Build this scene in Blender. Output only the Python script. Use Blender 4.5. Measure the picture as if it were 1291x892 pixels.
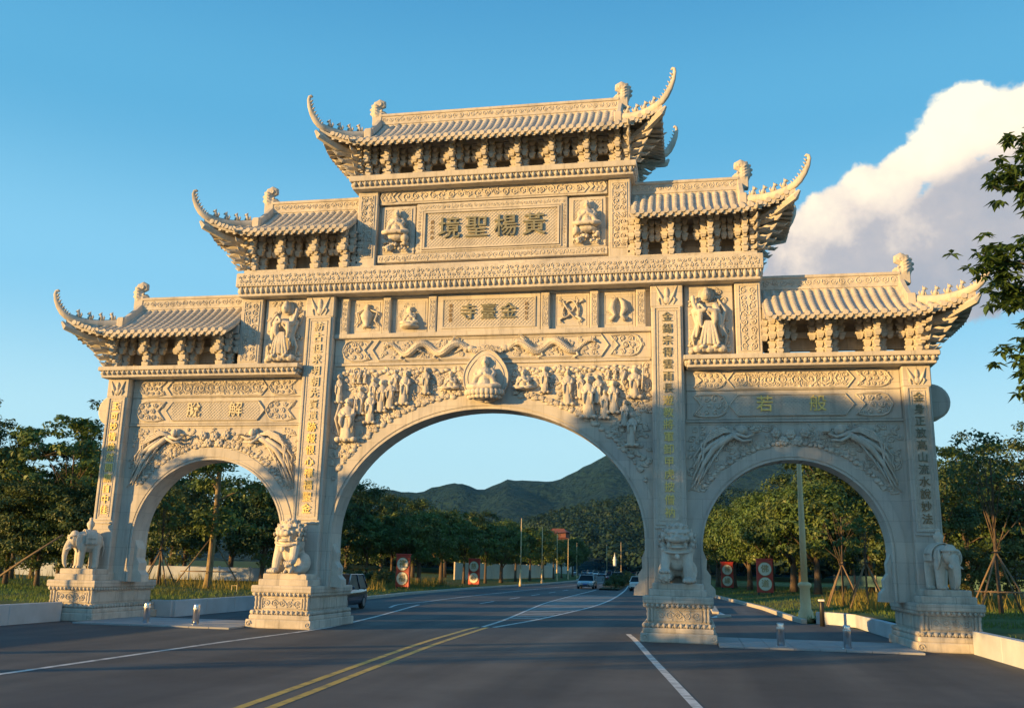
import bpy, bmesh, math, random
import numpy as np
from mathutils import Vector, Matrix, noise
for o in list(bpy.data.objects): bpy.data.objects.remove(o)
SC = bpy.context.scene
COL = SC.collection
R = math.radians
rnd = random.Random(7)

# ---------------------------------------------------------------- camera
CAM = (6.794, -30.351, 2.10)
YAW, PITCH, ROLL, FPX = 0.19152, 0.22474, 0.02213, 1172.49
cd = bpy.data.cameras.new('camera'); cam = bpy.data.objects.new('camera', cd); COL.objects.link(cam)
cd.sensor_fit = 'HORIZONTAL'; cd.sensor_width = 36.0; cd.lens = FPX / 1291 * 36.0
cd.clip_start = 0.1; cd.clip_end = 20000
_r0 = Vector((math.cos(YAW), math.sin(YAW), 0)); _fh = Vector((-math.sin(YAW), math.cos(YAW), 0)); _z = Vector((0, 0, 1))
_f = math.cos(PITCH) * _fh + math.sin(PITCH) * _z; _u0 = -math.sin(PITCH) * _fh + math.cos(PITCH) * _z
_r = math.cos(ROLL) * _r0 + math.sin(ROLL) * _u0; _u = -math.sin(ROLL) * _r0 + math.cos(ROLL) * _u0
_m = Matrix.Identity(4)
for i, a in enumerate((_r, _u, -_f)):
    for j in range(3): _m[j][i] = a[j]
_m.translation = Vector(CAM); cam.matrix_world = _m
SC.camera = cam

# ---------------------------------------------------------------- sky, clouds, sun, exposure
SUN_AZ, SUN_EL = R(53.5), R(5.6)          # azimuth measured from -Y towards -X
SDIR = Vector((-math.sin(SUN_AZ) * math.cos(SUN_EL), -math.cos(SUN_AZ) * math.cos(SUN_EL), math.sin(SUN_EL)))
W = bpy.data.worlds.new('World'); SC.world = W; W.use_nodes = True
nt = W.node_tree; nt.nodes.clear()
def wn(t, **k):
    n = nt.nodes.new(t)
    for a, b in k.items(): setattr(n, a, b)
    return n
def wm(op, a, b=None, c=None):
    n = wn('ShaderNodeMath', operation=op)
    for i, x in enumerate((a, b, c)):
        if x is None: continue
        if isinstance(x, (int, float)): n.inputs[i].default_value = x
        else: nt.links.new(x, n.inputs[i])
    return n.outputs[0]
sky = wn('ShaderNodeTexSky', sky_type='NISHITA', sun_disc=False)
sky.sun_elevation = SUN_EL; sky.sun_rotation = math.atan2(SDIR.x, SDIR.y)
sky.altitude = 0; sky.air_density = 1.0; sky.dust_density = 0.3; sky.ozone_density = 2.2
hsv = wn('ShaderNodeHueSaturation'); hsv.inputs['Saturation'].default_value = 1.0; hsv.inputs['Hue'].default_value = 0.5
nt.links.new(sky.outputs[0], hsv.inputs['Color'])
tc = wn('ShaderNodeTexCoord'); nrm = wn('ShaderNodeVectorMath', operation='NORMALIZE'); nt.links.new(tc.outputs['Generated'], nrm.inputs[0])
DIR = nrm.outputs[0]
# clear late-afternoon gradient by elevation, blended with the Nishita sky
sep = wn('ShaderNodeSeparateXYZ'); nt.links.new(DIR, sep.inputs[0])
sr = wn('ShaderNodeValToRGB'); nt.links.new(sep.outputs['Z'], sr.inputs[0]); sc_ = sr.color_ramp; sc_.interpolation = 'EASE'
sc_.elements[0].position = 0.0; sc_.elements[0].color = (.62, .87, .96, 1); sc_.elements[1].position = 1.0; sc_.elements[1].color = (.03, .14, .36, 1)
for pos, c in ((.12, (.50, .82, .96, 1)), (.28, (.25, .62, .89, 1)), (.45, (.115, .44, .73, 1)), (.60, (.07, .33, .62, 1))):
    e = sc_.elements.new(pos); e.color = c
nsc = wn('ShaderNodeVectorMath', operation='SCALE'); nt.links.new(hsv.outputs[0], nsc.inputs[0]); nsc.inputs['Scale'].default_value = 0.10
smx = wn('ShaderNodeMix', data_type='RGBA'); smx.inputs[0].default_value = .90; nt.links.new(nsc.outputs[0], smx.inputs[6]); nt.links.new(sr.outputs[0], smx.inputs[7])
bg = wn('ShaderNodeBackground'); bg.inputs[1].default_value = .575; nt.links.new(smx.outputs[2], bg.inputs[0])
def dirv(az, el): return (math.sin(R(az)) * math.cos(R(el)), math.cos(R(az)) * math.cos(R(el)), math.sin(R(el)))
def wnoise(scale, detail, rough, off=(0, 0, 0)):
    mp = wn('ShaderNodeVectorMath', operation='ADD'); nt.links.new(DIR, mp.inputs[0]); mp.inputs[1].default_value = off
    n = wn('ShaderNodeTexNoise'); n.inputs['Scale'].default_value = scale; n.inputs['Detail'].default_value = detail; n.inputs['Roughness'].default_value = rough
    nt.links.new(mp.outputs[0], n.inputs['Vector']); return n.outputs['Fac']
# cumulus: union of round puffs in direction space, edges broken by noise
PUFFS = []   # (azimuth from +Y, elevation, radius) in degrees, filled below
PUFFS = [(17.2, 24.7, 2.1, 1.0), (19.4, 24.1, 2.0, .9), (15.0, 23.0, 1.8, 1.0), (13.1, 22.2, 1.7, .95), (11.2, 21.6, 1.7, .8), (9.4, 20.5, 1.7, .62), (7.6, 19.0, 1.9, .5),
         (6.3, 17.2, 2.1, .42), (9.5, 17.6, 2.8, .38), (12.8, 19.0, 3.0, .5), (16.6, 20.0, 3.2, .33), (20.2, 20.2, 3.4, .3), (13.5, 16.2, 2.6, .22), (17.5, 16.8, 2.8, .18), (21.5, 17.0, 3.0, .18),
         (22.8, 23.0, 2.6, .8), (25.5, 20.5, 3.0, .5), (25.0, 16.5, 3.0, .25), (29.5, 17.5, 2.8, .4), (9.0, 15.4, 1.8, .26), (5.6, 15.8, 1.3, .30),
         (48, 14.5, 2.6, .5), (51, 16.5, 2.8, .8), (54.5, 14.5, 2.8, .45), (78, 19, 2.6, .7), (81, 17.2, 2.8, .4), (-78, 13, 2.4, .6), (-81, 11.6, 2.6, .4), (120, 21, 3, .6), (123, 19, 3, .4), (160, 15, 3, .5)]
nz1 = wnoise(13.0, 8.0, .60); nz2 = wnoise(30.0, 4.0, .6, (3.1, 1.7, .4)); nz3 = wnoise(5.0, 3.0, .5, (7, 2, 5))
brk = wm('ADD', wm('MULTIPLY', wm('SUBTRACT', nz1, .5), 1.5), wm('MULTIPLY', wm('SUBTRACT', nz2, .5), .6))
dens = None; wsum = None; bsum = None
for az, el, rad, br in PUFFS:
    d = wn('ShaderNodeVectorMath', operation='DISTANCE'); nt.links.new(DIR, d.inputs[0]); d.inputs[1].default_value = dirv(az, el)
    q = wm('SUBTRACT', 1.0, wm('DIVIDE', d.outputs['Value'], 2 * math.sin(R(rad) / 2) * 1.15))
    dens = q if dens is None else wm('SMOOTH_MAX', dens, q, .25)
    w_ = wm('POWER', wm('MAXIMUM', wm('ADD', q, .25), 0.0001), 2.0)
    wsum = w_ if wsum is None else wm('ADD', wsum, w_)
    b_ = wm('MULTIPLY', w_, br); bsum = b_ if bsum is None else wm('ADD', bsum, b_)
dd = wm('ADD', dens, brk)
mr = wn('ShaderNodeMapRange', interpolation_type='SMOOTHSTEP'); nt.links.new(dd, mr.inputs[0]); mr.inputs[1].default_value = .0; mr.inputs[2].default_value = .22
bright = wm('ADD', wm('DIVIDE', bsum, wm('ADD', wsum, .0002)), wm('MULTIPLY', wm('SUBTRACT', nz1, .52), 1.1))
bright = wm('ADD', bright, wm('MULTIPLY', wm('SUBTRACT', nz3, .5), .5))
rp = wn('ShaderNodeValToRGB'); nt.links.new(bright, rp.inputs[0]); cr = rp.color_ramp
cr.elements[0].position = .10; cr.elements[0].color = (.36, .39, .46, 1)
cr.elements[1].position = .95; cr.elements[1].color = (1.0, .93, .74, 1)
for pos, c in ((.34, (.47, .46, .49, 1)), (.52, (.78, .68, .60, 1)), (.72, (.98, .86, .68, 1))):
    e = cr.elements.new(pos); e.color = c
bgc = wn('ShaderNodeBackground'); bgc.inputs[1].default_value = .62; nt.links.new(rp.outputs[0], bgc.inputs[0])
mx = wn('ShaderNodeMixShader'); nt.links.new(mr.outputs[0], mx.inputs[0]); nt.links.new(bg.outputs[0], mx.inputs[1]); nt.links.new(bgc.outputs[0], mx.inputs[2])
wo = wn('ShaderNodeOutputWorld'); nt.links.new(mx.outputs[0], wo.inputs[0])

sl = bpy.data.lights.new('sun', 'SUN'); sl.energy = 5.0; sl.angle = R(0.55); sl.color = (1.0, .585, .185)
so = bpy.data.objects.new('sun', sl); COL.objects.link(so); so.rotation_euler = (-SDIR).to_track_quat('-Z', 'Y').to_euler(); so.location = (-60, -50, 60)
SC.view_settings.view_transform = 'Standard'; SC.view_settings.look = 'None'; SC.view_settings.gamma = 1.0; SC.view_settings.use_curve_mapping = False
SC.view_settings.exposure = 0.95
SC.cycles.max_bounces = 6; SC.cycles.transparent_max_bounces = 8

# ================================================================ helpers
def tag(o, label=None, cat=None, group=None, kind=None):
    if label: o['label'] = label
    if cat: o['category'] = cat
    if group: o['group'] = group
    if kind: o['kind'] = kind
    return o
def empty(name, loc=(0, 0, 0), rz=0.0):
    o = bpy.data.objects.new(name, None); COL.objects.link(o); o.location = loc; o.rotation_euler = (0, 0, rz); o.empty_display_size = .3
    return o
def link(name, mesh, parent=None, loc=None, rot=None, scale=None):
    o = bpy.data.objects.new(name, mesh); COL.objects.link(o)
    if parent is not None: o.parent = parent
    if loc is not None: o.location = loc
    if rot is not None: o.rotation_euler = rot
    if scale is not None: o.scale = scale
    return o
def copy_tree(o, parent=None):
    c = o.copy(); COL.objects.link(c); c.parent = parent
    for ch in list(o.children): copy_tree(ch, c)
    return c

class MB:
    def __init__(s): s.v = []; s.f = []
    def add(s, vs, fs, M=None):
        b = len(s.v)
        s.v += [tuple(M @ Vector(p)) for p in vs] if M is not None else [tuple(p) for p in vs]
        s.f += [tuple(i + b for i in f) for f in fs]; return s
    def box(s, x0, x1, y0, y1, z0, z1, M=None):
        if x0 > x1: x0, x1 = x1, x0
        return s.add([(x0, y0, z0), (x1, y0, z0), (x1, y1, z0), (x0, y1, z0), (x0, y0, z1), (x1, y0, z1), (x1, y1, z1), (x0, y1, z1)],
                     [(0, 3, 2, 1), (4, 5, 6, 7), (0, 1, 5, 4), (1, 2, 6, 5), (2, 3, 7, 6), (3, 0, 4, 7)], M)
    def bbox(s, x0, x1, y0, y1, z0, z1, b=.03, M=None):           # box with chamfered edges
        if x0 > x1: x0, x1 = x1, x0
        b = min(b, (x1 - x0) * .4, (y1 - y0) * .4, (z1 - z0) * .4)
        vs = []; ring = lambda z, i: [(x0 + b + i, y0 + i, z), (x1 - b - i, y0 + i, z), (x1 - i, y0 + b + i, z), (x1 - i, y1 - b - i, z), (x1 - b - i, y1 - i, z), (x0 + b + i, y1 - i, z), (x0 + i, y1 - b - i, z), (x0 + i, y0 + b + i, z)]
        for z, i in ((z0, b), (z0 + b, 0), (z1 - b, 0), (z1, b)): vs += ring(z, i * .6)
        fs = [tuple(range(7, -1, -1)), tuple(range(24, 32))]
        for k in range(3):
            for j in range(8): fs.append((k * 8 + j, k * 8 + (j + 1) % 8, k * 8 + 8 + (j + 1) % 8, k * 8 + 8 + j))
        return s.add(vs, fs, M)
    def prism(s, poly, y0, y1, M=None):                            # (x, z) outline, extruded along y
        n = len(poly)
        a = sum(poly[i][0] * poly[(i + 1) % n][1] - poly[(i + 1) % n][0] * poly[i][1] for i in range(n))
        if a < 0: poly = poly[::-1]
        vs = [(x, y0, z) for x, z in poly] + [(x, y1, z) for x, z in poly]
        fs = [tuple(range(n)), tuple(range(2 * n - 1, n - 1, -1))] + [(i, i + n, (i + 1) % n + n, (i + 1) % n) for i in range(n)]
        return s.add(vs, fs, M)
    def tube(s, pts, rad, n=6, sx=1.0, sy=1.0, M=None, cap=True, up=None):
        P = [Vector(p) for p in pts]; m = len(P)
        if not hasattr(rad, '__len__'): rad = [rad] * m
        vs = []; prev = None
        for i in range(m):
            t = (P[min(i + 1, m - 1)] - P[max(i - 1, 0)])
            t = t.normalized() if t.length > 1e-9 else Vector((0, 0, 1))
            if prev is None:
                a = Vector(up) if up else (Vector((0, 0, 1)) if abs(t.z) < .9 else Vector((0, 1, 0)))
                x = t.cross(a).normalized()
            else:
                x = (prev - t * prev.dot(t)); x = x.normalized() if x.length > 1e-6 else t.orthogonal().normalized()
            y = t.cross(x); prev = x
            for k in range(n):
                an = 2 * math.pi * k / n
                vs.append(P[i] + x * (math.cos(an) * rad[i] * sx) + y * (math.sin(an) * rad[i] * sy))
        fs = []
        for i in range(m - 1):
            for k in range(n): fs.append((i * n + k, i * n + (k + 1) % n, (i + 1) * n + (k + 1) % n, (i + 1) * n + k))
        if cap: fs += [tuple(range(n - 1, -1, -1)), tuple(range((m - 1) * n, m * n))]
        return s.add(vs, fs, M)
    def ell(s, c, r, seg=8, rings=5, M=None, rot=None):
        if not hasattr(r, '__len__'): r = (r, r, r)
        vs = [(0, 0, -1)]
        for i in range(1, rings):
            ph = -math.pi / 2 + math.pi * i / rings
            for k in range(seg):
                a = 2 * math.pi * k / seg; vs.append((math.cos(a) * math.cos(ph), math.sin(a) * math.cos(ph), math.sin(ph)))
        vs.append((0, 0, 1)); T = len(vs) - 1
        fs = [(0, 1 + (k + 1) % seg, 1 + k) for k in range(seg)]
        for i in range(rings - 2):
            for k in range(seg): a = 1 + i * seg; fs.append((a + k, a + (k + 1) % seg, a + seg + (k + 1) % seg, a + seg + k))
        a = 1 + (rings - 2) * seg; fs += [(a + k, a + (k + 1) % seg, T) for k in range(seg)]
        L = Matrix.Translation(Vector(c)) @ (rot.to_4x4() if rot else Matrix.Identity(4)) @ Matrix.Diagonal((*r, 1))
        return s.add(vs, fs, (M @ L) if M is not None else L)
    def lathe(s, prof, c=(0, 0, 0), n=12, M=None, mod=None):        # prof: (radius, z)
        vs = []
        for r, z in prof:
            for k in range(n):
                a = 2 * math.pi * k / n; q = r * (mod(a, z) if mod else 1); vs.append((c[0] + q * math.cos(a), c[1] + q * math.sin(a), c[2] + z))
        m = len(prof); fs = [tuple(range(n - 1, -1, -1)), tuple(range((m - 1) * n, m * n))]
        for i in range(m - 1):
            for k in range(n): fs.append((i * n + k, i * n + (k + 1) % n, (i + 1) * n + (k + 1) % n, (i + 1) * n + k))
        return s.add(vs, fs, M)
    def grid(s, rows):                                               # rows of points
        n = len(rows[0]); vs = [p for r in rows for p in r]
        return s.add(vs, [(i * n + j, i * n + j + 1, (i + 1) * n + j + 1, (i + 1) * n + j) for i in range(len(rows) - 1) for j in range(n - 1)])
    def cap_(s, p0, p1, r0, r1, n=10):                                # capsule
        p0, p1 = Vector(p0), Vector(p1); s.ell(p0, r0, n, 6); s.ell(p1, r1, n, 6); return s.tube([p0, p1], [r0, r1], n)
    def mesh(s, name, mat, smooth=False):
        m = bpy.data.meshes.new(name); m.from_pydata(s.v, [], s.f); m.validate()
        if mat: m.materials.append(MAT[mat] if isinstance(mat, str) else mat)
        if smooth: m.polygons.foreach_set('use_smooth', [True] * len(m.polygons))
        m.update(); return m
    def build(s, name, mat, parent=None, smooth=False, loc=None, rot=None, fix=False):
        m = s.mesh(name, mat, smooth)
        if fix:
            b = bmesh.new(); b.from_mesh(m); bmesh.ops.recalc_face_normals(b, faces=b.faces); b.to_mesh(m); b.free()
        return link(name, m, parent, loc, rot)

def remesh(mb, voxel=.03, smooth=4, name='m', mat=None, dec=None):
    """fuse overlapping solids into one carved surface"""
    m0 = mb.mesh('tmp', None); o = bpy.data.objects.new('tmp', m0); COL.objects.link(o)
    q = o.modifiers.new('r', 'REMESH'); q.mode = 'VOXEL'; q.voxel_size = voxel; q.use_smooth_shade = True
    if smooth: q = o.modifiers.new('s', 'SMOOTH'); q.factor = .5; q.iterations = smooth
    if dec: q = o.modifiers.new('d', 'DECIMATE'); q.ratio = dec
    dg = bpy.context.evaluated_depsgraph_get(); m = bpy.data.meshes.new_from_object(o.evaluated_get(dg)); m.name = name
    bpy.data.objects.remove(o); bpy.data.meshes.remove(m0)
    m.materials.clear()
    if mat: m.materials.append(MAT[mat])
    m.polygons.foreach_set('use_smooth', [True] * len(m.polygons)); return m

def leaf_mesh(name, P, N, size, mat, aspect=.5, seed=0, fold=.15):
    """diamond leaves: P positions (n,3), N facing normals (n,3)"""
    g = np.random.default_rng(seed); n = len(P)
    N = N / (np.linalg.norm(N, axis=1, keepdims=True) + 1e-9)
    T = g.normal(size=(n, 3)); T -= N * (T * N).sum(1, keepdims=True); T /= np.linalg.norm(T, axis=1, keepdims=True) + 1e-9
    T[:, 2] -= .35; T /= np.linalg.norm(T, axis=1, keepdims=True)
    B = np.cross(N, T)
    L = size * g.uniform(.65, 1.3, (n, 1)); w = L * aspect * .5
    V = np.empty((n, 4, 3)); V[:, 0] = P - T * L * .5; V[:, 1] = P + B * w + N * L * fold; V[:, 2] = P + T * L * .5; V[:, 3] = P - B * w + N * L * fold
    m = bpy.data.meshes.new(name); m.vertices.add(4 * n); m.vertices.foreach_set('co', V.ravel().astype(np.float32))
    m.loops.add(4 * n); m.loops.foreach_set('vertex_index', np.arange(4 * n, dtype=np.int32))
    m.polygons.add(n); m.polygons.foreach_set('loop_start', np.arange(0, 4 * n, 4, dtype=np.int32))
    try: m.polygons.foreach_set('loop_total', np.full(n, 4, dtype=np.int32))
    except Exception: pass
    m.materials.append(MAT[mat]); m.update(calc_edges=True); m.validate(); return m

# ================================================================ materials
MAT = {}
def mat(name, base, rough=.8, metal=0.0, var=.12, scale=3.0, bump=0.0, bscale=40.0, spec=.5, col2=None, emit=None, detail=6.0, trans=0.0, coat=0.0, c2scale=None, c2lo=.45, c2hi=.7, obj=False, bdist=.02, streak=0.0, joints=0.0, stretch=None):
    m = bpy.data.materials.new(name); m.use_nodes = True; t = m.node_tree; b = t.nodes['Principled BSDF']; MAT[name] = m
    b.inputs['Roughness'].default_value = rough; b.inputs['Metallic'].default_value = metal; b.inputs['Specular IOR Level'].default_value = spec
    b.inputs['Coat Weight'].default_value = coat
    co = t.nodes.new('ShaderNodeTexCoord'); src = co.outputs['Object']
    if obj:
        src = t.nodes.new('ShaderNodeNewGeometry').outputs['Position']
    nz = t.nodes.new('ShaderNodeTexNoise'); nz.inputs['Scale'].default_value = scale; nz.inputs['Detail'].default_value = detail; nz.inputs['Roughness'].default_value = .65
    t.links.new(src, nz.inputs['Vector'])
    rp = t.nodes.new('ShaderNodeMapRange'); rp.inputs[1].default_value = .25; rp.inputs[2].default_value = .75; rp.inputs[3].default_value = 1 - var; rp.inputs[4].default_value = 1 + var
    t.links.new(nz.outputs['Fac'], rp.inputs[0])
    vm = t.nodes.new('ShaderNodeVectorMath'); vm.operation = 'SCALE'; t.links.new(rp.outputs[0], vm.inputs['Scale'])
    if col2:
        n2 = t.nodes.new('ShaderNodeTexNoise'); n2.inputs['Scale'].default_value = c2scale or scale * .37; n2.inputs['Detail'].default_value = 5
        if stretch:
            ms_ = t.nodes.new('ShaderNodeMapping'); ms_.inputs['Scale'].default_value = stretch; t.links.new(src, ms_.inputs[0]); t.links.new(ms_.outputs[0], n2.inputs['Vector'])
        else: t.links.new(src, n2.inputs['Vector'])
        r2 = t.nodes.new('ShaderNodeMapRange'); r2.inputs[1].default_value = c2lo; r2.inputs[2].default_value = c2hi; t.links.new(n2.outputs['Fac'], r2.inputs[0])
        mc = t.nodes.new('ShaderNodeMix'); mc.data_type = 'RGBA'; t.links.new(r2.outputs[0], mc.inputs[0]); mc.inputs[6].default_value = (*base, 1); mc.inputs[7].default_value = (*col2, 1)
        t.links.new(mc.outputs[2], vm.inputs[0])
    else: vm.inputs[0].default_value = base
    outc = vm.outputs[0]; jh = None
    if streak:           # rain streaks running down the stone, with their own ragged shapes
        mp = t.nodes.new('ShaderNodeMapping'); mp.inputs['Scale'].default_value = (2.6, 2.6, .22); t.links.new(src, mp.inputs[0])
        n4 = t.nodes.new('ShaderNodeTexNoise'); n4.inputs['Scale'].default_value = 1.6; n4.inputs['Detail'].default_value = 6; n4.inputs['Roughness'].default_value = .7; t.links.new(mp.outputs[0], n4.inputs['Vector'])
        r4 = t.nodes.new('ShaderNodeMapRange'); r4.inputs[1].default_value = .50; r4.inputs[2].default_value = .72; r4.inputs[3].default_value = 1.0; r4.inputs[4].default_value = 1 - streak; t.links.new(n4.outputs['Fac'], r4.inputs[0])
        v4 = t.nodes.new('ShaderNodeVectorMath'); v4.operation = 'SCALE'; t.links.new(outc, v4.inputs[0]); t.links.new(r4.outputs[0], v4.inputs['Scale']); outc = v4.outputs[0]
    if joints:           # fine block joints
        sx = t.nodes.new('ShaderNodeSeparateXYZ'); t.links.new(src, sx.inputs[0]); ad = t.nodes.new('ShaderNodeMath'); ad.operation = 'ADD'; t.links.new(sx.outputs[0], ad.inputs[0]); t.links.new(sx.outputs[1], ad.inputs[1])
        cb = t.nodes.new('ShaderNodeCombineXYZ'); t.links.new(ad.outputs[0], cb.inputs[0]); t.links.new(sx.outputs[2], cb.inputs[1])
        br = t.nodes.new('ShaderNodeTexBrick'); br.inputs['Scale'].default_value = 1.0; br.inputs['Brick Width'].default_value = 1.15; br.inputs['Row Height'].default_value = .62; br.inputs['Mortar Size'].default_value = .006; br.inputs['Mortar Smooth'].default_value = .3
        br.inputs['Color1'].default_value = (1, 1, 1, 1); br.inputs['Color2'].default_value = (.86, .87, .89, 1); br.inputs['Mortar'].default_value = (joints, joints, joints, 1); t.links.new(cb.outputs[0], br.inputs['Vector'])
        v5 = t.nodes.new('ShaderNodeVectorMath'); v5.operation = 'MULTIPLY'; t.links.new(outc, v5.inputs[0]); t.links.new(br.outputs['Color'], v5.inputs[1]); outc = v5.outputs[0]
    t.links.new(outc, b.inputs['Base Color'])
    if bump:
        n3 = t.nodes.new('ShaderNodeTexNoise'); n3.inputs['Scale'].default_value = bscale; n3.inputs['Detail'].default_value = 4; t.links.new(src, n3.inputs['Vector'])
        bp = t.nodes.new('ShaderNodeBump'); bp.inputs['Strength'].default_value = bump; bp.inputs['Distance'].default_value = bdist; t.links.new(n3.outputs['Fac'], bp.inputs['Height']); t.links.new(bp.outputs[0], b.inputs['Normal'])
    if emit: b.inputs['Emission Color'].default_value = (*emit[:3], 1); b.inputs['Emission Strength'].default_value = emit[3]
    if trans:
        tr = t.nodes.new('ShaderNodeBsdfTranslucent'); t.links.new(vm.outputs[0], tr.inputs[0]); ms = t.nodes.new('ShaderNodeMixShader'); ms.inputs[0].default_value = trans
        out = t.nodes['Material Output']; t.links.new(b.outputs[0], ms.inputs[1]); t.links.new(tr.outputs[0], ms.inputs[2]); t.links.new(ms.outputs[0], out.inputs['Surface'])
    return m
STONE = (.585, .54, .47)
mat('stone', STONE, .85, var=.10, scale=1.3, bump=.35, bscale=60, col2=(.50, .47, .43), c2scale=.45, spec=.25, streak=.32, joints=.58)
mat('stone_carved', (.585, .54, .47), .85, var=.12, scale=4, bump=.5, bscale=28, col2=(.46, .42, .37), c2scale=1.1, spec=.25, streak=.24)
mat('stone_roof', (.55, .505, .44), .88, var=.14, scale=2.2, bump=.3, bscale=45, col2=(.43, .405, .37), c2scale=.8, spec=.2, streak=.34)
mat('stone_dirty', (.585, .53, .455), .9, var=.14, scale=2.5, bump=.5, bscale=35, col2=(.45, .41, .35), c2scale=1.5, spec=.2, streak=.40, joints=.55)
mat('stippled_stone', (.55, .50, .43), .9, var=.16, scale=9, bump=1.0, bscale=22, spec=.2)
mat('pale_letter', (.60, .53, .36), .6, var=.15, scale=6, bump=.3)
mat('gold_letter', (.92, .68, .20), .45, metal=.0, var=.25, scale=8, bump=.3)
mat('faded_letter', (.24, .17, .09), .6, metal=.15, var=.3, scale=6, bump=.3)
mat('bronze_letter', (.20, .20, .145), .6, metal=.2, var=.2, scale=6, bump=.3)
mat('asphalt', (.070, .073, .079), .82, var=.22, scale=.55, bump=.5, bscale=90, col2=(.120, .119, .118), c2scale=.55, stretch=(1.0, .05, 1.0), c2lo=.42, c2hi=.66, spec=.35, obj=True)
mat('asphalt_red', (.11, .075, .06), .85, var=.2, scale=.6, bump=.5, bscale=90, spec=.3, obj=True)
mat('white_paint', (.66, .66, .64), .7, var=.22, scale=5, bump=.2, col2=(.24, .24, .24), c2scale=3.2, c2lo=.48, c2hi=.70, obj=True)
mat('yellow_paint', (.62, .40, .08), .7, var=.22, scale=5, bump=.2, col2=(.22, .17, .08), c2scale=3.2, c2lo=.48, c2hi=.72, obj=True)
mat('hatch_paint', (.30, .30, .29), .8, var=.3, scale=2.0, obj=True, col2=(.2, .2, .2), c2scale=.9)
mat('paving', (.34, .35, .36), .8, var=.12, scale=1.5, bump=.3, col2=(.27, .28, .29), obj=True)
mat('kerb_stone', (.46, .42, .36), .85, var=.16, scale=1.2, bump=.35, obj=True)
mat('wall_paint', (.50, .54, .58), .8, var=.12, scale=.9, bump=.25, col2=(.40, .43, .46), c2scale=.7, obj=True)
mat('grass_ground', (.095, .130, .038), .95, var=.4, scale=.7, bump=.8, bscale=18, col2=(.13, .12, .05), c2scale=.18, obj=True, spec=.1)
mat('soil', (.16, .11, .06), .95, var=.3, scale=1.0, bump=.8, bscale=12, col2=(.10, .10, .04), obj=True, spec=.1)
mat('grass_blade', (.12, .18, .04), .8, var=.5, scale=.6, obj=True, trans=.3, spec=.2, col2=(.17, .16, .05), c2scale=.25)
mat('dry_grass', (.27, .22, .06), .85, var=.4, scale=.5, obj=True, trans=.3, spec=.1, col2=(.16, .17, .04), c2scale=.3)
mat('leaf_dark', (.055, .098, .028), .5, var=.5, scale=.8, obj=True, trans=.22, spec=.4, col2=(.10, .13, .035), c2scale=.35)
mat('leaf_mid', (.092, .155, .034), .5, var=.5, scale=.8, obj=True, trans=.25, spec=.4, col2=(.135, .165, .038), c2scale=.35)
mat('leaf_yellow', (.12, .13, .03), .55, var=.5, scale=.8, obj=True, trans=.25, spec=.3, col2=(.17, .12, .035), c2scale=.4)
mat('leaf_glossy', (.085, .150, .040), .35, var=.4, scale=2.0, obj=True, trans=.25, spec=.5)
mat('forest', (.009, .026, .025), .85, var=.6, scale=.06, obj=True, spec=.1, col2=(.014, .032, .027), c2scale=.008, bump=1.0, bscale=.09, bdist=16.0, detail=9)
mat('leaf_forest', (.022, .048, .026), .6, var=.5, scale=.15, obj=True, trans=.15, spec=.2, col2=(.036, .058, .026), c2scale=.02)
mat('bark', (.12, .09, .065), .9, var=.3, scale=6, bump=.8, bscale=20, spec=.15)
mat('bark_pale', (.27, .21, .12), .85, var=.3, scale=4, bump=.6, bscale=16, col2=(.14, .10, .06), c2scale=1.6, c2lo=.5, c2hi=.68, spec=.2)
mat('pole_wood', (.20, .14, .085), .85, var=.25, scale=6, bump=.4)
mat('steel', (.62, .62, .63), .28, metal=1.0, var=.06, scale=8)
mat('lamp_paint', (.68, .53, .30), .55, var=.12, scale=3, bump=.1)
mat('dark_metal', (.03, .03, .033), .45, metal=.3, var=.1)
mat('red_board', (.48, .045, .028), .5, var=.15, scale=3)
mat('disc_cream', (.72, .66, .52), .6, var=.06, scale=3)
mat('ink_brown', (.40, .28, .10), .7, var=.1)
mat('green_sheet', (.02, .10, .085), .6, var=.15, scale=1.0, obj=True)
mat('cream_wall', (.60, .52, .40), .85, var=.12, scale=.8, obj=True)
mat('roof_red', (.15, .05, .035), .8, var=.2, scale=.5, obj=True)
mat('white_plaster', (.75, .74, .70), .8, var=.05)
mat('tyre', (.02, .02, .02), .85, var=.1)
mat('rim', (.45, .45, .46), .35, metal=.9, var=.05)
mat('car_glass', (.010, .013, .016), .30, var=.02, spec=.12)
mat('lamp_glass', (.75, .78, .80), .15, var=.02, spec=.7)
mat('tail_red', (.35, .02, .02), .25, var=.05)
mat('plate_blue', (.05, .12, .40), .5, var=.02)
mat('plastic_black', (.02, .02, .022), .55, var=.05)
for nm, c in (('paint_navy', (.012, .022, .05)), ('paint_silver', (.42, .47, .50)), ('paint_white', (.72, .70, .66)), ('paint_blue', (.10, .28, .42)), ('paint_red', (.35, .03, .03)), ('paint_grey', (.10, .11, .12)), ('paint_gold', (.35, .26, .12))):
    mat(nm, c, .28, metal=.25 if nm != 'paint_white' else 0, var=.02, coat=.8)

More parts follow.
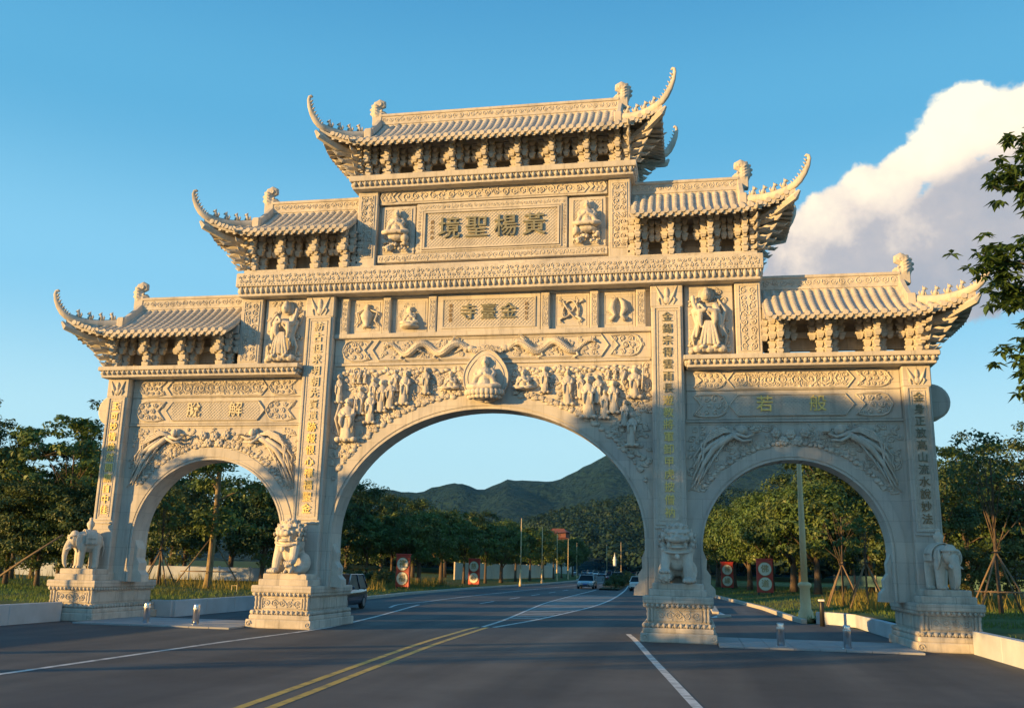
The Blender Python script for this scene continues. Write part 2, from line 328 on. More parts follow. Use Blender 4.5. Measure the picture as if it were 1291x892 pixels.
# ================================================================ carving helpers (all on a wall plane y, standing out towards -Y)
def spiral(mb, cx, cz, r, y, turns=1.4, d=1, a0=0.0, w=.03, n=11, k=4):
    pts = []; rr = []
    for i in range(n):
        t = i / (n - 1); a = a0 + d * turns * 2 * math.pi * t; q = r * (1 - .86 * t)
        pts.append((cx + q * math.cos(a), y, cz + q * math.sin(a))); rr.append(w * (1.15 - .35 * t))
    mb.tube(pts, rr, k, M=None)
    mb.ell((cx, y, cz), (w * 1.5, w * 1.2, w * 1.5), 5, 4)
def vine(mb, x0, x1, z0, z1, y, cell, w=.028, seed=0, leaf=True):
    g = random.Random(seed); W_, H_ = x1 - x0, z1 - z0
    nx = max(1, round(W_ / cell)); nz = max(1, round(H_ / cell)); cx, cz = W_ / nx, H_ / nz
    for i in range(nx):
        for j in range(nz):
            px, pz = x0 + (i + .5) * cx, z0 + (j + .5) * cz; d = 1 if (i + j) % 2 else -1
            r = min(cx, cz) * .46
            spiral(mb, px, pz, r, y, 1.3 + g.random() * .4, d, g.random() * 6.28, w)
            if leaf:
                for q in range(2):
                    an = g.random() * 6.28; lx, lz = px + math.cos(an) * r * 1.15, pz + math.sin(an) * r * 1.15
                    if x0 < lx < x1 and z0 < lz < z1: mb.ell((lx, y, lz), (w * 1.9, w * 1.1, w * 1.3), 5, 4, rot=Matrix.Rotation(an, 3, 'Y'))
    if nz == 1:
        pts = [(x0 + W_ * t / 40, y + .005, (z0 + z1) / 2 + H_ * .3 * math.sin(math.pi * nx * t / 40)) for t in range(41)]
        mb.tube(pts, w * .8, 4)
def lattice(mb, x0, x1, z0, z1, y, p=.12, w=.016, h=.03):
    W_, H_ = x1 - x0, z1 - z0
    for d in (1, -1):
        c = -H_ if d == 1 else 0
        s = c
        while s < W_ + (0 if d == 1 else H_):
            # line x = x0 + s + d*z
            za, zb = 0, H_
            xa, xb = s + d * za, s + d * zb
            if d == 1:
                if xa < 0: za = -s; xa = 0
                if xb > W_: zb = W_ - s; xb = W_
            else:
                if xa > W_: za = s - W_; xa = W_
                if xb < 0: zb = s; xb = 0
            if zb - za > .02:
                a = Vector((x0 + xa, 0, z0 + za)); b = Vector((x0 + xb, 0, z0 + zb)); t = (b - a).normalized(); nn = Vector((-t.z, 0, t.x)) * w
                q = [a + nn, b + nn, b - nn, a - nn]
                vs = [(p_.x, y, p_.z) for p_ in q] + [(p_.x, y - h - .002 * d, p_.z) for p_ in q]
                mb.add(vs, [(4, 5, 6, 7), (0, 1, 5, 4), (2, 3, 7, 6)])
            s += p
def frame(mb, x0, x1, z0, z1, w, y0, y1):
    mb.box(x0 - w, x1 + w, y0, y1, z1, z1 + w); mb.box(x0 - w, x1 + w, y0, y1, z0 - w, z0)
    mb.box(x0 - w, x0, y0, y1, z0, z1); mb.box(x1, x1 + w, y0, y1, z0, z1)
def outline(mb, pts, y, w=.03, k=4): mb.tube([(x, y, z) for x, z in pts] + [(pts[0][0], y, pts[0][1])], w, k)
def medallion(mb, x0, x1, z0, z1, y, side, w=.026, seed=0):
    """lobed scrollwork end piece; its rounded end points to side (+1 = right)"""
    cz, b = (z0 + z1) / 2, (z1 - z0) / 2; xa, xb = (x0, x1) if side > 0 else (x1, x0); L = xb - xa
    pts = [(xa + L * .02, z1 - b * .12), (xa + L * .30, z1)]
    for i in range(15):
        t = math.pi / 2 - math.pi * i / 14; q = 1 - .09 * abs(math.sin(3.5 * t)); pts.append((xa + L * (.62 + .38 * math.cos(t) * q), cz + b * math.sin(t)))
    pts += [(xa + L * .30, z0), (xa + L * .02, z0 + b * .12), (xa + L * .26, cz)]
    mb.tube([(x, y - .012, z) for x, z in pts + pts[:1]], w * 1.25, 4)
    n = max(3, round(abs(L) / (b * .72)))
    for i in range(n):
        f = (i + .62) / (n + .15); hh = b * (1.0 if f < .75 else .72)
        for j in (-1, 0, 1):
            if j == 0 and f < .3: continue
            spiral(mb, xa + L * f + (0 if j else L * .08), cz + j * hh * .62, b * .29, y, 1.35, (1 if (i + j) % 2 else -1), i * 1.3 + j + seed, w, 9)
    for i in range(n): mb.ell((xa + L * (i + 1) / (n + .3), y, cz), (w * 1.6, w, w * 2.4), 5, 4)
def hexpts(x0, x1, z0, z1, n): zm = (z0 + z1) / 2; return [(x0, zm), (x0 + n, z1), (x1 - n, z1), (x1, zm), (x1 - n, z0), (x0 + n, z0)]
def cloudbed(mb, inside, x0, x1, z0, z1, y, n, seed=0, r=(.07, .13), w=.022):
    g = random.Random(seed)
    k = 0
    for _ in range(n * 4):
        x, z = g.uniform(x0, x1), g.uniform(z0, z1)
        if not inside(x, z): continue
        q = g.uniform(*r); spiral(mb, x, z, q, y, 1.2, g.choice((-1, 1)), g.random() * 6.28, w, 8)
        mb.ell((x + g.uniform(-q, q), y + .01, z - q * .7), (q * .9, w * 1.6, q * .4), 6, 4)
        k += 1
        if k >= n: break
def monk(mb, x, z0, z1, y, lean=0.0, halo=True, seed=0, fat=1.0):
    g = random.Random(seed); h = z1 - z0; r = h * .135 * fat
    n = 16; prof = [(.86, -.03), (1.02, .03), (.98, .18), (.95, .34), (.95, .48), (1.02, .60), (1.08, .69), (1.0, .75), (.66, .80), (.34, .83), (.30, .87)]
    vs = []; ph = g.random() * 6; fo = g.choice((5, 6, 7))
    for q, t in prof:
        for k in range(n):
            a = 2 * math.pi * k / n; f = 1 + (.13 * math.sin(fo * a + ph + t * 3) * (1 - t) if t < .72 else 0)
            vs.append((x + lean * t * h + r * q * f * math.cos(a) + .10 * r * math.sin(t * 5 + ph), y + r * .75 * q * f * math.sin(a), z0 + h * t))
    m = len(prof); fs = [tuple(range((m - 1) * n, m * n))]
    for i in range(m - 1):
        for k in range(n): fs.append((i * n + k, i * n + (k + 1) % n, (i + 1) * n + (k + 1) % n, (i + 1) * n + k))
    mb.add(vs, fs)
    hx = x + lean * .95 * h; hz = z0 + h * .925
    mb.ell((hx, y - .015, hz), (h * .066, h * .07, h * .083), 10, 8)
    mb.ell((hx, y - .015 - h * .068, hz - h * .01), (h * .015, h * .02, h * .024), 5, 4); mb.ell((hx, y, hz + h * .075), (h * .03, h * .03, h * .03), 7, 5)
    if halo: mb.tube([(hx, y + .05, hz), (hx, y + .08, hz)], h * .135, 16)
    for k in range(5): mb.ell((x + (k - 2) * r * .6, y - r * .2 + .02 * (k % 2), z0 - h * .03 + .02 * (k % 2)), (r * .55, r * .55, r * .42), 7, 5)
    sx = x + lean * h * .74; up = g.uniform(.50, .62)
    for s in (-1, 1):
        mb.tube([(sx + s * r * .80, y - r * .1, z0 + h * .73), (sx + s * r * 1.05, y - r * .35, z0 + h * .60), (sx + s * r * .72, y - r * .80, z0 + h * up), (sx + s * r * .08, y - r * 1.0, z0 + h * (up + .04))], [r * .36, r * .36, r * .32, r * .16], 8)
        mb.tube([(sx + s * r * .72, y - r * .78, z0 + h * up), (sx + s * r * .78, y - r * .75, z0 + h * (up - .14)), (sx + s * r * .60, y - r * .70, z0 + h * (up - .27))], [r * .32, r * .30, r * .08], 7)
    mb.tube([(sx - r * .75, y - r * .55, z0 + h * .74), (sx, y - r * .86, z0 + h * .58), (sx + r * .8, y - r * .6, z0 + h * .42), (sx + r * .9, y - r * .5, z0 + h * .12)], [r * .10, r * .11, r * .12, r * .08], 5)
def seated(mb, x, z0, z1, y, halo=True):
    h = z1 - z0
    mb.ell((x, y - h * .02, z0 + h * .10), (h * .40, h * .24, h * .11), 14, 7)
    for s in (-1, 1):
        mb.tube([(x + s * h * .10, y, z0 + h * .14), (x + s * h * .30, y - h * .08, z0 + h * .15), (x + s * h * .43, y - h * .13, z0 + h * .11), (x + s * h * .24, y - h * .25, z0 + h * .085), (x - s * h * .10, y - h * .27, z0 + h * (.10 + .03 * s))], [h * .12, h * .12, h * .085, h * .075, h * .05], 9)
        mb.tube([(x + s * h * .17, y, z0 + h * .62), (x + s * h * .255, y - h * .03, z0 + h * .46), (x + s * h * .20, y - h * .15, z0 + h * .36), (x + s * h * .03, y - h * .21, z0 + h * .46)], [h * .08, h * .08, h * .07, h * .04], 9)
        mb.tube([(x + s * h * .22, y - h * .12, z0 + h * .37), (x + s * h * .27, y - h * .12, z0 + h * .24), (x + s * h * .33, y - h * .14, z0 + h * .16)], [h * .08, h * .07, h * .03], 7)
        mb.ell((x + s * h * .105, y, z0 + h * .78), (h * .022, h * .03, h * .06), 6, 5)
    mb.lathe([(h * .24, 0), (h * .20, h * .16), (h * .205, h * .30), (h * .22, h * .40), (h * .17, h * .48), (h * .075, h * .53), (h * .068, h * .60)], (x, y, z0 + h * .13), 14)
    mb.ell((x, y - .01, z0 + h * .81), (h * .098, h * .105, h * .125), 12, 9); mb.ell((x, y + h * .01, z0 + h * .935), (h * .055, h * .055, h * .055), 9, 6)
    mb.ell((x, y - h * .112, z0 + h * .80), (h * .02, h * .026, h * .035), 6, 5)
    for k in range(4): mb.tube([(x - h * .15, y - h * .16, z0 + h * (.60 - k * .07)), (x + h * .02, y - h * .215, z0 + h * (.52 - k * .07)), (x + h * .17, y - h * .14, z0 + h * (.50 - k * .06))], h * .014, 5)
    if halo: mb.tube([(x, y + h * .10, z0 + h * .81), (x, y + h * .14, z0 + h * .81)], h * .26, 20)

# ================================================================ the gate
G = tag(empty('memorial_gate'), 'huge pale carved stone memorial gate with three arches and tiered tiled roofs', 'gate')
def P(name, mb, m='stone', parent=None, smooth=False, fix=False): return mb.build(name, m, parent or G, smooth, fix=fix)
YC = .8
def mir(y): return 2 * YC - y

# ---- characters -------------------------------------------------
_cc = {}
def char_mesh(ch, m, bold=.004, ext=.06):
    if (ch, m) in _cc: return _cc[(ch, m)]
    c = bpy.data.curves.new('character', 'FONT'); c.body = ch; c.size = 1.0; c.extrude = ext; c.offset = bold; c.align_x = 'CENTER'; c.align_y = 'CENTER'; c.resolution_u = 2
    o = bpy.data.objects.new('tmp', c); COL.objects.link(o); bpy.context.view_layer.update()
    me = bpy.data.meshes.new_from_object(o.evaluated_get(bpy.context.evaluated_depsgraph_get())); bpy.data.objects.remove(o)
    me.name = 'character'; me.materials.clear(); me.materials.append(MAT[m]); _cc[(ch, m)] = me; return me
def put_char(ch, m, x, y, z, size, parent, name='character', sx=1.0):
    o = link(name, char_mesh(ch, m), parent, (x, y, z), (R(90), 0, 0), (size * sx, size, size * .8)); return o

# ---- plinths -----------------------------------------------------
def petals(mb, x0, x1, y0, y1, z0, z1, d=.07, pitch=.2, sides='fblr', flip=False):
    """row of rounded lotus petals round a rectangular block"""
    h = z1 - z0
    def run(a, b, fixed, axis, sg):
        n = max(2, round((b - a) / pitch)); st = (b - a) / n
        for i in range(n):
            c = a + (i + .5) * st
            zc = z0 + h * (.56 if not flip else .44)
            if axis == 'x': mb.ell((c, fixed, zc), (st * .40, d, h * .46), 7, 5); mb.ell((c + st / 2, fixed, z0 + h * .72 if not flip else z0 + h * .28), (st * .16, d * .6, h * .26), 5, 4)
            else: mb.ell((fixed, c, zc), (d, st * .40, h * .46), 7, 5)
    if 'f' in sides: run(x0, x1, y0, 'x', -1)
    if 'b' in sides: run(x0, x1, y1, 'x', 1)
    if 'l' in sides: run(y0, y1, x0, 'y', -1)
    if 'r' in sides: run(y0, y1, x1, 'y', 1)
YF, YB = -1.15, 2.75
def plinth(x0, x1, inner):
    a, b = min(x0, x1), max(x0, x1)
    m = MB()
    m.bbox(a - .02, b + .02, YF - .02, YB + .02, 0, .27, .03)
    m.bbox(a + .05, b - .05, YF + .06, YB - .06, .26, .42, .04)
    m.box(a + .20, b - .20, YF + .20, YB - .20, .40, 1.02)
    m.bbox(a + .06, b - .06, YF + .06, YB - .06, 1.12, 1.34, .03)
    m.box(a + .14, b - .14, YF + .14, YB - .14, 1.0, 1.13)
    m.bbox(a + .24, b - .24, YF + .18, 0.02, 1.33, 1.54, .03)
    m.bbox(a + .34, b - .34, YF + .28, 0.02, 1.53, 1.72, .03)
    o = P('plinth', m, 'stone_dirty')
    pm = MB(); petals(pm, a + .10, b - .10, YF + .10, YB - .10, .42, .58, .07, .17, flip=True); petals(pm, a + .12, b - .12, YF + .12, YB - .12, .99, 1.13, .06, .15)
    tag(P('petal_band', pm, 'stone_dirty', o, True), kind='stuff')
    fm = MB(); x_, X_ = a + .44, b - .44
    frame(fm, x_, X_, .63, .93, .03, YF + .165, YF + .20); vine(fm, x_ + .02, X_ - .02, .64, .92, YF + .195, .29, .022, 3)
    P('front_panel', fm, 'stone_dirty', o)
    for xx in (a + .22, a + .33, b - .33, b - .22):
        q = MB(); q.lathe([(.045, 0), (.06, .05), (.035, .12), (.05, .22), (.035, .3), (.06, .38), (.045, .42)], (xx, YF + .19, .58), 8); P('baluster', q, 'stone_dirty', o, True)
    for sx in ((a + .20, -1), (b - .20, 1)):
        for k in range(3):
            y0 = YF + .35 + k * 1.15; q = MB(); q.bbox(sx[0] - .02, sx[0] + .02, y0, y0 + 1.05, .60, .96, .012); frame(q, y0, y0, 0, 0, 0, 0, 0) if False else None
            P('side_panel', q, 'stone_dirty', o)
    # carved mask feet at the lower corners
    for xx in (a + .10, b - .10):
        q = MB(); spiral(q, xx, .14, .10, YF - .03, 1.4, 1 if xx < (a + b) / 2 else -1, 0, .02); P('corner_scroll', q, 'stone_dirty', o)
    return o
PX = ((-7.47, -5.24, 1), (5.24, 7.47, 1), (-15.0, -13.02, 0), (13.02, 15.0, 0))
for a, b, i in PX: plinth(a, b, i)

# ---- pillars with couplets --------------------------------------------------
COUP = {(-1, 1): '訪古但求明朝先賢遺跡報恨心禪福聖金', (1, 1): '金錫宗得雲雨長遊教將軍卸甲虎披僧衲', (-1, 0): '玉可妙情煥然開顯自中佳', (1, 0): '金身正放高山流水說妙法'}
def pillar(s, inner):
    x0, x1 = (5.62, 6.66) if inner else (13.40, 14.22)
    zt = 11.50 if inner else 8.55; zb, ztx = (3.55, 10.62) if inner else (3.45, 7.80)
    a, b = (x0, x1) if s > 0 else (-x1, -x0)
    m = MB(); m.bbox(a, b, 0, 1.6, 1.30, zt, .035); m.bbox(a - .02, b + .02, -.03, 1.63, ztx + .06, zt, .03)
    m.bbox(a - .05, b + .05, -.06, 1.66, 1.30, 1.62, .04)
    o = P('pillar', m)
    f = MB(); e = .13
    frame(f, a + e, b - e, zb, ztx, .05, -.045, .0); frame(f, a + e + .09, b - e - .09, zb + .09, ztx - .09, .018, -.03, .0)
    f.box(a + .03, b - .03, -.055, .0, zb - .16, zb - .10)
    P('couplet_frame', f, 'stone', o)
    t = MB(); t.box(a + e, b - e, -.012, .0, zb, ztx); P('couplet_field', t, 'stippled_stone', o)
    em = MB(); cx = (a + b) / 2; ez = ztx + .12; eh = zt - ztx - .22; ew = (b - a) * .36
    for sg in (-1, 1):
        em.tube([(cx + sg * ew * .1, -.04, ez), (cx + sg * ew * .55, -.05, ez + eh * .45), (cx + sg * ew * .95, -.04, ez + eh * .98)], [.02, .055, .012], 6)
        em.tube([(cx + sg * ew * .55, -.04, ez), (cx + sg * ew * .75, -.05, ez + eh * .25), (cx + sg * ew * .45, -.04, ez + eh * .55)], [.015, .04, .01], 6)
    em.ell((cx, -.04, ez + eh * .62), (ew * .22, .05, eh * .3), 8, 6); em.ell((cx, -.04, ez + eh * .22), (ew * .34, .05, eh * .2), 8, 6)
    P('lotus_emblem', em, 'stone_carved', o, True)
    txt = COUP[(s, inner)]; n = len(txt); top, bot = ztx - .12, zb + .12; pt = (top - bot) / n
    for i, ch in enumerate(txt):
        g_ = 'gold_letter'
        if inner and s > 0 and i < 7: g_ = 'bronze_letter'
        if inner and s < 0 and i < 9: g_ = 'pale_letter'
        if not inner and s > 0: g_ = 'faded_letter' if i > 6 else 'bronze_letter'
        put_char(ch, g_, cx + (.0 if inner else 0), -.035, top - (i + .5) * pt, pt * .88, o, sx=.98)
    return o
for s in (-1, 1):
    for i in (1, 0): pillar(s, i)
# drum-shaped side stones on the outer pillars
for s in (-1, 1):
    m = MB(); m.tube([(s * 14.30, .45, 7.45), (s * 14.30, .52, 7.45), (s * 14.30, 1.08, 7.45), (s * 14.30, 1.15, 7.45)], [.50, .58, .58, .50], 28); P('drum_stone', m, 'stone', None, False)

# ---- arch walls ------------------------------------------------
def arch_path(cx, a, zc, b, zbot, n=44):
    pts = [(cx - a, zbot), (cx - a, (zbot + zc) / 2)]
    for i in range(n + 1):
        t = math.pi - math.pi * i / n; pts.append((cx + a * math.cos(t), zc + b * math.sin(t)))
    return pts + [(cx + a, (zbot + zc) / 2), (cx + a, zbot)]
def arch_wall(x0, x1, ztop, zbot, cx, a, zc, b, y0, y1):
    m = MB(); p = arch_path(cx, a, zc, b, zbot)
    for y, fl in ((y0, 0), (y1, 1)):
        rows = [[(x, y, z) for x, z in p[2:-2]], [(x, y, ztop) for x, z in p[2:-2]]]
        m.grid(rows if not fl else rows[::-1])
        m.add([(x0, y, zbot), (cx - a, y, zbot), (cx - a, y, zc), (cx - a, y, ztop), (x0, y, ztop)], [(0, 1, 2, 3, 4)])
        m.add([(cx + a, y, zbot), (x1, y, zbot), (x1, y, ztop), (cx + a, y, ztop), (cx + a, y, zc)], [(0, 1, 2, 3, 4)])
    m.grid([[(x, y0, z) for x, z in p], [(x, y1, z) for x, z in p]])
    m.add([(x0, y0, ztop), (x1, y0, ztop), (x1, y1, ztop), (x0, y1, ztop)], [(0, 1, 2, 3)])
    return m
def ring(m, cx, a, zc, b, zbot, o0, o1, y0, y1):
    """band that follows the arch, from offset o0 to o1 outside the opening"""
    def off(o): return arch_path(cx, a + o, zc, b + o, zbot)
    A, B = off(o0), off(o1)
    m.grid([[(x, y0, z) for x, z in A], [(x, y0, z) for x, z in B]])
    m.grid([[(x, y0, z) for x, z in B], [(x, y1, z) for x, z in B]])
    m.grid([[(x, y1, z) for x, z in A], [(x, y0, z) for x, z in A]])
WY = .35
MAIN = (0.0, 5.32, 3.0, 4.34); SIDE = (9.97, 2.83, 2.8, 2.8)
w = P('main_arch_wall', arch_wall(-5.65, 5.65, 11.45, 1.30, *MAIN, WY, mir(WY)), fix=True)
q = MB()
for o0, o1, y in ((.0, .07, .30), (.07, .12, .335), (.12, .17, .305), (.17, .50, .32)):
    ring(q, *MAIN, 1.32, o0, o1, y, WY + .01); ring(q, *MAIN, 1.32, o0, o1, mir(y), mir(WY) - .01)
P('arch_ring', q, 'stone', w, fix=True)
SW = {}
for s in (-1, 1):
    c = (s * SIDE[0],) + SIDE[1:]
    x0, x1 = (6.6, 13.45) if s > 0 else (-13.45, -6.6)
    SW[s] = P('side_arch_wall', arch_wall(x0, x1, 8.56, 1.30, *c, WY, mir(WY)), fix=True)
    q = MB()
    for o0, o1, y in ((.0, .06, .30), (.06, .10, .335), (.10, .15, .305), (.15, .42, .32)):
        ring(q, *c, 1.32, o0, o1, y, WY + .01); ring(q, *c, 1.32, o0, o1, mir(y), mir(WY) - .01)
    P('arch_ring', q, 'stone', SW[s], fix=True)
# scrolled foot stones against the jambs
for cx, a in ((-9.97, 2.83), (9.97, 2.83), (0, 5.32)):
    for s in (-1, 1):
        x = cx + s * a; m = MB()
        pts = [(x, 1.30), (x - s * .38, 1.30), (x - s * .36, 1.55), (x - s * .22, 1.70), (x - s * .24, 1.95), (x - s * .10, 2.15), (x - s * .12, 2.45), (x, 2.75)]
        m.prism(pts, .55, 1.05); P('jamb_scroll', m, 'stone_carved')

# ---- cornices and the long beam --------------------------------------------
def cornice(name, x0, x1, z0, zp, zt, yf, pitch, sides='fblr'):
    m = MB(); m.bbox(x0, x1, yf, mir(yf), zp - .01, zt, .025); m.box(x0 + .12, x1 - .12, yf + .13, mir(yf) - .13, z0, zp)
    m.bbox(x0 + .10, x1 - .10, yf + .10, mir(yf) - .10, z0 - .06, z0 + .015, .02)
    o = P(name, m); q = MB(); petals(q, x0 + .10, x1 - .10, yf + .10, mir(yf) - .10, z0, zp, .085, pitch, sides); tag(P('petal_band', q, 'stone', o, True), kind='stuff'); return o
for s in (-1, 1):
    a, b = (6.66, 14.48) if s > 0 else (-14.48, -6.66); cornice('cornice', a, b, 8.60, 8.79, 8.93, -.40, .20)
cornice('cornice', -5.20, 5.20, 15.44, 15.66, 15.86, -.40, .20)
BEAM = cornice('long_beam', -9.30, 9.30, 11.50, 11.80, 12.30, -.42, .20)
q = MB(); g = random.Random(5)
for i in range(104):
    x = -9.15 + i * .1765
    for zz, d in ((12.14, 1), (11.96, -1)): spiral(q, x + (.06 if d < 0 else 0), zz, .075, -.43, 1.2, d if i % 2 else -d, i * .7, .017, 8)
for i in range(60): q.ell((-9.1 + i * .309, -.425, 12.05), (.05, .025, .05), 5, 4)
for i in range(170): q.ell((-9.22 + i * .109, -.425, 11.85), (.026, .022, .026), 5, 4)
P('scroll_band', q, 'stone_carved', BEAM)
q = MB(); q.box(-9.12, 9.12, -.20, mir(-.20), 12.28, 12.46); P('beam_top_step', q, 'stone', BEAM)

# ---- main bay above the arch ----------------------------------------------
U = P('upper_panel_row', MB().box(-5.63, 5.63, .42, mir(.42), 9.95, 11.47))
m = MB(); m.bbox(-5.62, 5.62, .16, .45, 9.90, 10.06, .02); m.box(-5.62, 5.62, .24, .45, 11.36, 11.46); P('ledge', m, 'stone', U)
for s in (-1, 1):
    for x0, x1 in ((1.86, 2.16), (3.56, 3.84), (5.12, 5.44)):
        m = MB(); a, b = (x0, x1) if s > 0 else (-x1, -x0); m.bbox(a, b, .17, .44, 10.05, 11.37, .02); o = P('pilaster', m, 'stone', U)
        v = MB(); frame(v, a + .06, b - .06, 10.17, 11.26, .012, .155, .18); vine(v, a + .06, b - .06, 10.17, 11.26, .165, .17, .016, int(x0 * 9)); P('vine_carving', v, 'stone_carved', o)
m = MB(); m.bbox(-1.84, 1.84, .20, .44, 10.06, 11.36, .02); o = P('temple_name_plaque', m, 'stone', U)
f = MB(); frame(f, -1.62, 1.62, 10.22, 11.20, .05, .165, .21); P('plaque_frame', f, 'stone', o)
l = MB(); lattice(l, -1.62, 1.62, 10.22, 11.20, .20, .125, .011, .014); P('lattice_ground', l, 'stone_carved', o)
for ch, x in (('寺', -.72), ('臺', .0), ('金', .72)): put_char(ch, 'bronze_letter', x, .155, 10.71, .60, o)
for i, ch in enumerate('楊啟賢書'): put_char(ch, 'faded_letter', -1.35, .18, 10.98 - i * .17, .15, o)
for i, ch in enumerate('丙申年立'): put_char(ch, 'faded_letter', 1.35, .18, 10.98 - i * .17, .15, o)
PAN = {}
for s in (-1, 1):
    for x0, x1 in ((2.22, 3.52), (3.90, 5.08)):
        a, b = (x0, x1) if s > 0 else (-x1, -x0); m = MB(); m.bbox(a, b, .33, .44, 10.07, 11.35, .015); o = P('symbol_panel', m, 'stone', U); PAN[(s, x0)] = o
        f = MB(); frame(f, a + .16, b - .12, 10.20, 11.24, .014, .315, .34); cloudbed(f, lambda x, z: True, a + .22, b - .18, 10.24, 11.18, .325, 16, int(x0 * 7 + s), (.05, .09), .012); tag(P('cloud_carving', f, 'stone_carved', o), kind='stuff')
def sub(pan, mb, nm, sm=True): P(nm, mb, 'stone_carved', pan, sm)
m = MB(); seated(m, -2.85, 10.36, 11.05, .26, True); m.lathe([(.30, 0), (.36, .08), (.24, .14)], (-2.85, .27, 10.24), 14); sub(PAN[(-1, 2.22)], m, 'seated_figure')
m = MB(); m.lathe([(.12, 0), (.16, .05), (.09, .1), (.20, .3), (.24, .45), (.14, .6), (.10, .66), (.16, .72)], (-4.46, .27, 10.30), 14)
for sg in (-1, 1): m.tube([(-4.46 + sg * .12, .26, 10.95), (-4.46 + sg * .40, .25, 10.85), (-4.46 + sg * .30, .25, 10.55), (-4.46 + sg * .46, .26, 10.35)], [.03, .04, .04, .015], 6)
m.ell((-4.46, .27, 11.08), (.10, .08, .10), 8, 6); sub(PAN[(-1, 3.90)], m, 'treasure_vase')
m = MB()
m.tube([(2.87 + .27 * math.sin(3 * t + .4), .255 + .03 * math.cos(7 * t), 10.77 + .30 * math.sin(4 * t)) for t in [2 * math.pi * k / 96 for k in range(97)]], .030, 6)
for d in (-1, 1): m.tube([(2.87 + d * .18, .27, 10.52), (2.87 + d * .38, .27, 10.40), (2.87 + d * .30, .27, 10.30)], [.05, .04, .02], 6); m.tube([(2.87 + d * .2, .27, 10.98), (2.87 + d * .42, .27, 11.06), (2.87 + d * .36, .27, 11.15)], [.04, .04, .015], 6)
sub(PAN[(1, 2.22)], m, 'endless_knot')
m = MB()
for d in (-1, 1): m.tube([(4.50 + d * .03, .26, 11.12), (4.50 + d * .17, .25, 10.95), (4.50 + d * .22, .24, 10.72), (4.50 + d * .11, .25, 10.50), (4.50 + d * .26, .26, 10.34)], [.02, .09, .125, .06, .09], 9)
sub(PAN[(1, 3.90)], m, 'twin_fish')

# dragon frieze
DF = P('dragon_frieze', MB().bbox(-5.60, 5.60, .30, .46, 9.02, 9.92, .02))
m = MB(); outline(m, hexpts(-4.18, 4.18, 9.10, 9.84, .25), .285, .05); m.box(-5.55, 5.55, .255, .30, 8.92, 9.00); P('hexagon_border', m, 'stone', DF)
for s in (-1, 1):
    m = MB(); x0, x1 = (4.22, 5.30) if s > 0 else (-5.30, -4.22); medallion(m, x0, x1, 9.10, 9.84, .285, s, .03, 2); spiral(m, (x0 + x1) / 2, 9.47, .14, .27, 1.4, 1, 0, .03); P('scroll_medallion', m, 'stone_carved', DF)
    m = MB(); pts = []; rr = []
    for i in range(61):
        t = i / 60; x = s * (3.75 - 3.05 * t); z = 9.47 + .19 * math.sin(t * 15.5 + .6) * (1 - .2 * t); pts.append((x, .24 - .06 * math.sin(t * 15.5 + 2), z)); rr.append(.03 + .105 * min(1, t * 3) * (1 if t < .9 else .85))
    m.tube(pts, rr, 8)
    for i in range(2, 58):
        p = pts[i]; m.tube([(p[0], p[1] - .02, p[2] + rr[i] * .85), (p[0] + s * .05, p[1] - .03, p[2] + rr[i] * 1.35)], [.03, .004], 4)
        for a_ in (-.7, 0, .7): m.ell((p[0], p[1] - rr[i] * .93 * math.cos(a_), p[2] + rr[i] * .93 * math.sin(a_)), (.032, .022, .032), 5, 3)
    for k in range(9): a_ = k * .5; m.tube([(pts[-3][0], pts[-3][1] - .06, pts[-3][2] + .02), (pts[-3][0] + s * (.12 + .02 * k), pts[-3][1] - .05, pts[-3][2] + .16 * math.sin(a_)), (pts[-3][0] + s * (.30 + .02 * k), pts[-3][1] - .02, pts[-3][2] + .26 * math.sin(a_))], [.03, .03, .006], 5)
    hx, hy, hz = pts[-1]
    m.ell((hx - s * .10, hy - .03, hz + .03), (.17, .11, .12), 9, 6); m.ell((hx - s * .27, hy - .03, hz - .02), (.13, .08, .06), 8, 5); m.ell((hx - s * .24, hy - .03, hz - .11), (.10, .07, .03), 8, 5)
    for k in (0, 1): m.tube([(hx - s * .02, hy - .05 + k * .06, hz + .10), (hx + s * .12, hy - .05 + k * .06, hz + .22), (hx + s * .26, hy - .05 + k * .06, hz + .22)], [.03, .025, .01], 5)
    for t in (14, 26, 38, 50):
        p = pts[t]; d = 1 if math.sin(t) > 0 else -1
        m.tube([p, (p[0] + s * .12, p[1] - .05, p[2] - .12 * d - .06), (p[0] - s * .05, p[1] - .05, p[2] - .22 * d)], [.06, .045, .03], 6)
        for k in (-1, 0, 1): m.tube([(p[0] - s * .05, p[1] - .06, p[2] - .22 * d), (p[0] - s * .05 + k * .07, p[1] - .06, p[2] - .29 * d)], [.022, .006], 4)
    P('dragon', m, 'stone_carved', DF, True)
    m = MB(); cloudbed(m, lambda x, z: True, min(s * .8, s * 3.9), max(s * .8, s * 3.9), 9.16, 9.78, .285, 80, 11 + s, (.05, .10), .024); tag(P('cloud_carving', m, 'stone_carved', DF), kind='stuff')

